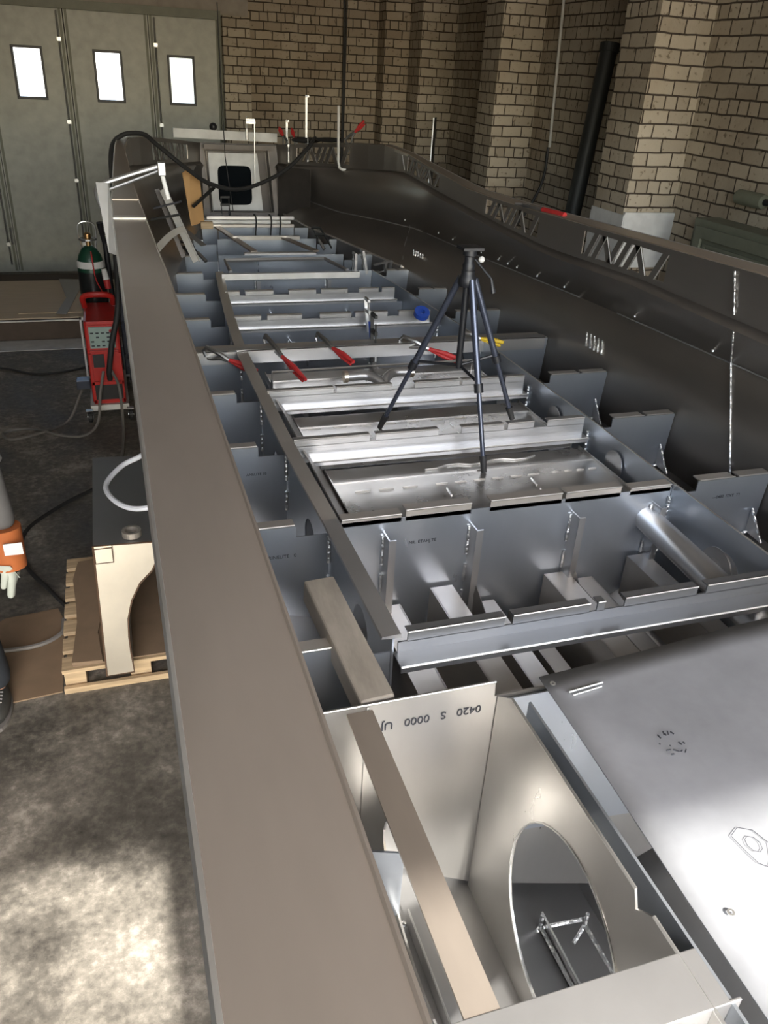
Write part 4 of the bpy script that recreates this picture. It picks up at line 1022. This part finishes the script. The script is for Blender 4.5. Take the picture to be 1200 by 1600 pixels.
# metal tank on a pallet
tk = thing('fuel_tank', 'welded metal tank with curved cut-out side standing on a pallet', 'tank', (-.1, 3.2, .145))
prof = [(-.195, .80), (.035, .79), (.045, .71), (.018, .655), (-.035, .60), (-.075, .52), (-.098, .43), (-.104, .34), (-.104, .25), (-.100, .146), (-.213, .146)]
m = MB(); m.prism(prof, XZ, 2.87, 2.874); fc = build(m, 'end_face', 'tank_face', tk)
m = MB(); n = len(prof); m.add([(a, 2.874, b) for a, b in prof]+[(a, 3.70, b) for a, b in prof], [(i, (i+1) % n, n+(i+1) % n, n+i) for i in range(n)]+[tuple(range(n, 2*n))])
build(m, 'shell', 'tank_top', tk)
build(MB().tube([(a, 2.870, b) for a, b in prof], .0042, 5, closed=True), 'weld_seam', 'edge_dark', tk)
tb = build(MB().box(-.192, -.125, 2.858, 2.870, .725, .792), 'corner_tab', 'tank_face', fc)
build(MB().tube([(-.192, 2.858, .725), (-.125, 2.858, .725), (-.125, 2.858, .792), (-.192, 2.858, .792)], .003, 5, closed=True), 'tab_weld', 'edge_dark', fc)
build(MB().ring((-.045, 2.93, .797), (0, 0, 1), .026, .038, .025, 24), 'filler_ring', 'rusty', tk)
P = thing('wooden_pallet', 'pale wooden pallet under the metal tank', 'pallet', (-.05, 3.4, 0))
for x in (-.40, -.12, .16):
    build(MB().box(x, x+.09, 2.99, 3.92, 0, .02), 'runner', 'wood', P)
    for y in (3.0, 3.42, 3.82): build(MB().box(x, x+.09, y, y+.09, .02, .095), 'block', 'wood', P)
for k in range(7): y = 2.985+.14*k; build(MB().box(-.405, .26, y, y+.095, .096, .115), 'deck_board', 'wood', P)
build(MB().box(-.405, .26, 2.965, 2.985, .0, .03), 'front_strip', 'wood', P)
m = MB(); o_ = [(-.36, 3.0), (-.36+.02, 3.2), (-.35, 3.45), (-.37, 3.7), (-.35, 3.85), (.2, 3.86), (.22, 3.0)]
m.prism(o_, XY, .117, .124); simple(m, 'cardboard_sheet', 'card', 'brown cardboard laid over the pallet under the tank', 'cardboard')
m = MB(); m.prism([(-.36, 3.0), (-.23, 2.99), (-.25, 3.2), (-.22, 3.45), (-.24, 3.85), (-.345, 3.84), (-.33, 3.5), (-.345, 3.25)], XY, .126, .142)
simple(m, 'cardboard_piece', 'card', 'second torn cardboard layer beside the foot of the tank', 'cardboard')
for k, (x, y) in enumerate(((.18, 3.05), (-.20, 2.93))): pass
m = MB(); m.prism([(-.70, 3.60), (-.455, 3.63), (-.415, 3.50), (-.415, 2.98), (-.62, 2.96), (-.78, 2.9), (-.80, 3.5)], XY, .001, .008)
simple(m, 'floor_cardboard', 'card', 'flat brown cardboard sheet on the floor beside the shoe', 'cardboard')

# stack of sheets in front of the folding door
m = MB(); m.box(-2.3, .6, 8.30, 10.35, .0, .17); simple(m, 'low_platform', 'brown', 'low brown platform in front of the folding door', 'platform')
simple(MB().box(-2.2, .55, 8.40, 9.95, .172, .186), 'plywood_sheet', 'ply', 'large pale plywood sheet on the low platform', 'board')
m = MB(); m.prism([(-.95, 8.55), (-.05, 8.55), (.1, 9.3), (-.7, 9.35)], XY, .188, .194); simple(m, 'plywood_offcut', 'ply', 'reddish plywood offcut lying on the large sheet', 'board')
m = MB(); m.prism([(-.60, 8.48), (-.50, 8.45), (-.34, 9.9), (-.62, 9.95), (-.52, 9.1)], XY, .196, .20); simple(m, 'metal_strip', 'alu_hull', 'pointed grey metal offcut lying across the plywood', 'metal strip')
simple(MB().box(-1.1, .5, 8.31, 8.33, .172, .184), 'steel_bar', 'steel', 'long steel bar in front of the plywood sheets', 'steel bar')
simple(MB().box(-2.3, .2, 7.95, 8.27, .0, .004), 'pale_strip', 'white', 'pale grey strip painted across the floor before the platform', 'floor marking')

# ================================================================== RIGHT WALL
m = MB(); m.tube([(3.85, 6.60, .0), (4.0, 6.73, 1.46), (4.18, 6.86, 2.78)], .072, 20); pc = simple(m, 'cast_pipe', 'pipe_dark', 'thick black pipe leaning on the brick wall between two piers', 'pipe', smooth=True)
build(MB().tube([(4.172, 6.853, 2.72), (4.18, 6.86, 2.785)], .083, 20), 'pipe_socket', 'pipe_dark', pc)
simple(MB().bar((3.76, 9.7, 0), (3.84, 9.95, 2.02), .10, .008, (1, 0, 0)), 'dark_plate', 'pipe_dark', 'dark narrow plate leaning against the far brick pier', 'metal plate')
simple(MB().bar((3.70, 9.66, 0), (3.80, 9.88, 2.02), .012, .012), 'steel_strip', 'steel', 'thin bright strip leaning beside the dark narrow plate', 'metal strip')
simple(MB().bar((3.90, 6.25, 0), (3.86, 6.17, 1.78), .012, .05), 'steel_strip', 'alu_dull', 'thin bright metal strip leaning behind the nearest brick pier', 'metal strip')
simple(MB().tube([(4.255, 7.95, 4.6), (4.255, 7.92, 3.15), (4.255, 7.80, 1.9)], .014, 8), 'wall_conduit', 'white', 'thin pale conduit running down the brick wall behind the black pipe', 'conduit')
simple(MB().tube(bez([(4.24, 7.80, 1.9), (4.22, 7.78, 1.6), (4.1, 7.8, 1.3), (3.9, 7.9, .9), (3.8, 8.0, .012)], 5), .014, 8), 'wall_cable', 'rubber', 'black cable curving down from the pale conduit', 'cable')
simple(MB().tube([(3.02, 11.22, 4.6), (3.03, 11.2, 3.2), (3.04, 11.21, 1.8), (3.0, 11.22, .0)], .016, 8), 'wall_cable', 'rubber', 'black cable hanging straight down the back brick wall', 'cable')
simple(MB().tube([(3.05, 11.23, 4.6), (3.065, 11.22, 3.2), (3.05, 11.23, .0)], .008, 6), 'wall_cable', 'rubber', 'thin cable beside the thick one on the back brick wall', 'cable')
cb = thing('metal_cabinet', 'grey-green metal cabinet with recessed panel against the right wall', 'cabinet', (4.15, 4.3, 0))
build(MB().box(4.06, 4.27, 3.4, 5.12, 0, 1.675), 'body', 'cabinet', cb, bevel=.006)
m = MB(); m.holed([(3.45, .06), (5.07, .06), (5.07, 1.63), (3.45, 1.63)], [[(3.53, .14), (4.99, .14), (4.99, 1.55), (3.53, 1.55)]], YZ, 4.035, 4.06); build(m, 'door_frame', 'cabinet', cb, bevel=.004)
m = MB(); m.holed([(3.56, .17), (4.96, .17), (4.96, 1.52), (3.56, 1.52)], [[(3.58, .19), (4.94, .19), (4.94, 1.50), (3.58, 1.50)]], YZ, 4.045, 4.058); build(m, 'inner_moulding', 'cabinet', cb)
t = thing('wall_motor', 'small dark green cylindrical unit fixed to the right brick wall', 'motor', (4.22, 4.8, 1.83))
build(MB().lathe((4.225, 4.66, 1.845), [(.02, 0), (.045, .01), (.05, .03), (.05, .26), (.03, .28)], 16, (0, 1, 0)), 'housing', 'cabinet', t, smooth=True)
build(MB().lathe((4.225, 4.60, 1.845), [(.022, 0), (.022, .06)], 12, (0, 1, 0)), 'cable_gland', 'black', t)
# clamp lying on the right deck
t = thing('grip_tool', 'red-handled clamp lying on the right side deck', 'clamp', (2.25, 4.1, 1.86))
build(MB().tube([(2.23, 4.30, 1.868), (2.26, 4.12, 1.872)], .010, 8), 'shaft', 'steel', t)
build(MB().tube([(2.26, 4.12, 1.872), (2.29, 3.93, 1.874)], .014, 10), 'grip', 'red_grip', t, smooth=True)
build(MB().tube([(2.21, 4.36, 1.866), (2.27, 4.30, 1.870), (2.24, 4.24, 1.87)], .008, 8), 'jaw', 'steel', t)

# ================================================================== PERSON at the left edge
per = thing('person', 'person in grey work jacket, dark trousers and orange-cuffed gloves, standing at the left edge', 'person', (-.80, 3.05, 0))
def skinmesh(name, verts, edges, rad, mat, parent, root=0, sub=2):
    me = bpy.data.meshes.new(name); c = Vector(verts[root]); me.from_pydata([Vector(v)-c for v in verts], edges, [])
    o = bpy.data.objects.new(name, me); COL.objects.link(o); me.materials.append(MT[mat])
    s = o.modifiers.new('skin', 'SKIN'); s.use_smooth_shade = True
    lay = me.skin_vertices[0] if me.skin_vertices else None
    if lay is None:
        bpy.context.view_layer.objects.active = o; bm = bmesh.new(); bm.from_mesh(me); bm.verts.layers.skin.verify(); bm.to_mesh(me); bm.free(); lay = me.skin_vertices[0]
    for i, r in enumerate(rad):
        r = (r, r) if not isinstance(r, tuple) else r; lay.data[i].radius = r; lay.data[i].use_root = (i == root)
    q = o.modifiers.new('sub', 'SUBSURF'); q.levels = sub; q.render_levels = sub
    o.location = c-WL[parent.name]; o.parent = parent; WL[o.name] = c
    return o
X0 = -.82
S = lambda s, x, y, z: (X0+s*x, y, z)
V = [(X0, 3.06, .95), (X0, 3.05, 1.15), (X0, 3.04, 1.36), (X0, 3.03, 1.47), (X0, 3.0, 1.56), (X0, 2.99, 1.68)]; Rr = [.12, .11, .12, .055, .055, .07]; Ed = [(0, 1), (1, 2), (2, 3), (3, 4), (4, 5)]
def chain(start, pts, rads):
    global V, Rr, Ed
    p = start
    for a, b in zip(pts, rads): V.append(a); Rr.append(b); Ed.append((p, len(V)-1)); p = len(V)-1
    return p
for s_ in (1, -1):
    st = .02*s_
    chain(0, [S(s_, .09, 3.06, .88), S(s_, .12, 3.00-st*2, .50), S(s_, .145, 3.08-st*3, .11), S(s_, .155, 2.98-st*3, .05)], [.085, .058, .042, .035])
    a = chain(2, [S(s_, .17, 3.04, 1.41), S(s_, .26, 3.07, 1.13), S(s_, .30, 2.98, .88), S(s_, .305, 2.96, .80)], [.055, .042, .030, .034])
skinmesh('body', V, Ed, Rr, 'skin', per)
hm = MB(); hm.ball((X0, 2.985, 1.685), .1, 20, 14, (.78, .95, 1.15)); hm.ball((X0, 2.885, 1.675), .016, 8, 6, (.8, 1, 1.4))
for s_ in (1, -1): hm.ball((X0+s_*.08, 3.0, 1.68), .02, 8, 6, (.4, .8, 1.3))
hd = build(hm, 'head', 'skin', per, smooth=True)
for s_ in (1, -1): build(MB().ball((X0+s_*.03, 2.895, 1.70), .009), 'eye', 'white', hd); build(MB().ball((X0+s_*.03, 2.888, 1.70), .0045), 'pupil', 'black', hd)
build(MB().box(X0-.022, X0+.022, 2.888, 2.896, 1.632, 1.638), 'mouth', 'red_grip', hd)
build(MB().ball((X0, 3.0, 1.73), .1, 18, 12, (.82, .95, .85)), 'hair', 'hair', per, smooth=True)
# jacket, trousers
V, Rr, Ed = [(X0, 3.06, 1.10), (X0, 3.05, 1.22), (X0, 3.04, 1.36), (X0, 3.03, 1.46), (X0, 3.065, .98), (X0, 3.065, .84)], [(.18, .15), (.18, .15), (.18, .15), (.09, .09), (.18, .15), (.185, .155)], [(0, 1), (1, 2), (2, 3), (0, 4), (4, 5)]
for s_ in (1, -1): chain(2, [S(s_, .175, 3.04, 1.41), S(s_, .262, 3.07, 1.13), S(s_, .298, 2.99, .93), S(s_, .305, 2.965, .855)], [.072, .062, .055, .058])
skinmesh('jacket', V, Ed, Rr, 'jacket', per)
V, Rr, Ed = [(X0, 3.06, .95)], [.155], []
for s_ in (1, -1):
    st = .02*s_; chain(0, [S(s_, .09, 3.06, .86), S(s_, .12, 3.00-st*2, .50), S(s_, .145, 3.06-st*3, .16), S(s_, .148, 3.045-st*3, .075)], [.10, .078, .072, .072])
skinmesh('trousers', V, Ed, Rr, 'trousers', per)
for s_ in (1, -1):
    st = .02*s_; y = 2.98-st*3
    m = MB(); m.ball(S(s_, .155, y, .052), .07, 14, 10, (.72, 1.9, .72)); sh_ = build(m, 'shoe', 'shoe', per, smooth=True)
    build(MB().prism([(X0+s_*.155+.052*math.cos(a/16*2*PI), y+.135*math.sin(a/16*2*PI)) for a in range(16)], XY, .0, .018), 'sole', 'cable_grey', sh_)
    lc = MB()
    for k in range(4): lc.tube([(X0+s_*.155-.025, y-.055+.022*k, .096), (X0+s_*.155, y-.06+.022*k, .106), (X0+s_*.155+.025, y-.055+.022*k, .096)], .0035, 5)
    build(lc, 'laces', 'jacket_pale', sh_)
    m = MB(); m.tube2([Vector(S(s_, .300, 2.975, .872)), Vector(S(s_, .305, 2.96, .70))], [.068, .062], Vector((0, -.09, -1)).normalized(), 18); cf = build(m, 'glove_cuff', 'glove_orange', per, smooth=True)
    V, Rr, Ed = [S(s_, .305, 2.96, .72), S(s_, .303, 2.95, .665)], [(.034, .055), (.034, .055)], [(0, 1)]
    for k, (dy, ln) in enumerate(((-.036, .06), (-.012, .072), (.012, .066), (.036, .05))):
        chain(1, [S(s_, .302, 2.95+dy, .640), S(s_, .290, 2.945+dy, .640-ln)], [.017, .014])
    chain(0, [S(s_, .285, 2.90, .68), S(s_, .275, 2.885, .64)], [.014, .012])
    skinmesh('glove', V, Ed, Rr, 'glove_white', per)
    if s_ > 0: build(MB().box(X0+.305, X0+.372, 2.888, 2.893, .79, .84).xf(Matrix.Identity(4)), 'cuff_label', 'paper', cf)
    m = MB(); m.tube2([Vector(S(s_, .225, 3.055, 1.24)), Vector(S(s_, .262, 3.066, 1.10))], [.078, .074], Vector((.25*s_, .05, -1)).normalized(), 18); build(m, 'reflective_band', 'jacket_pale', per, smooth=True)
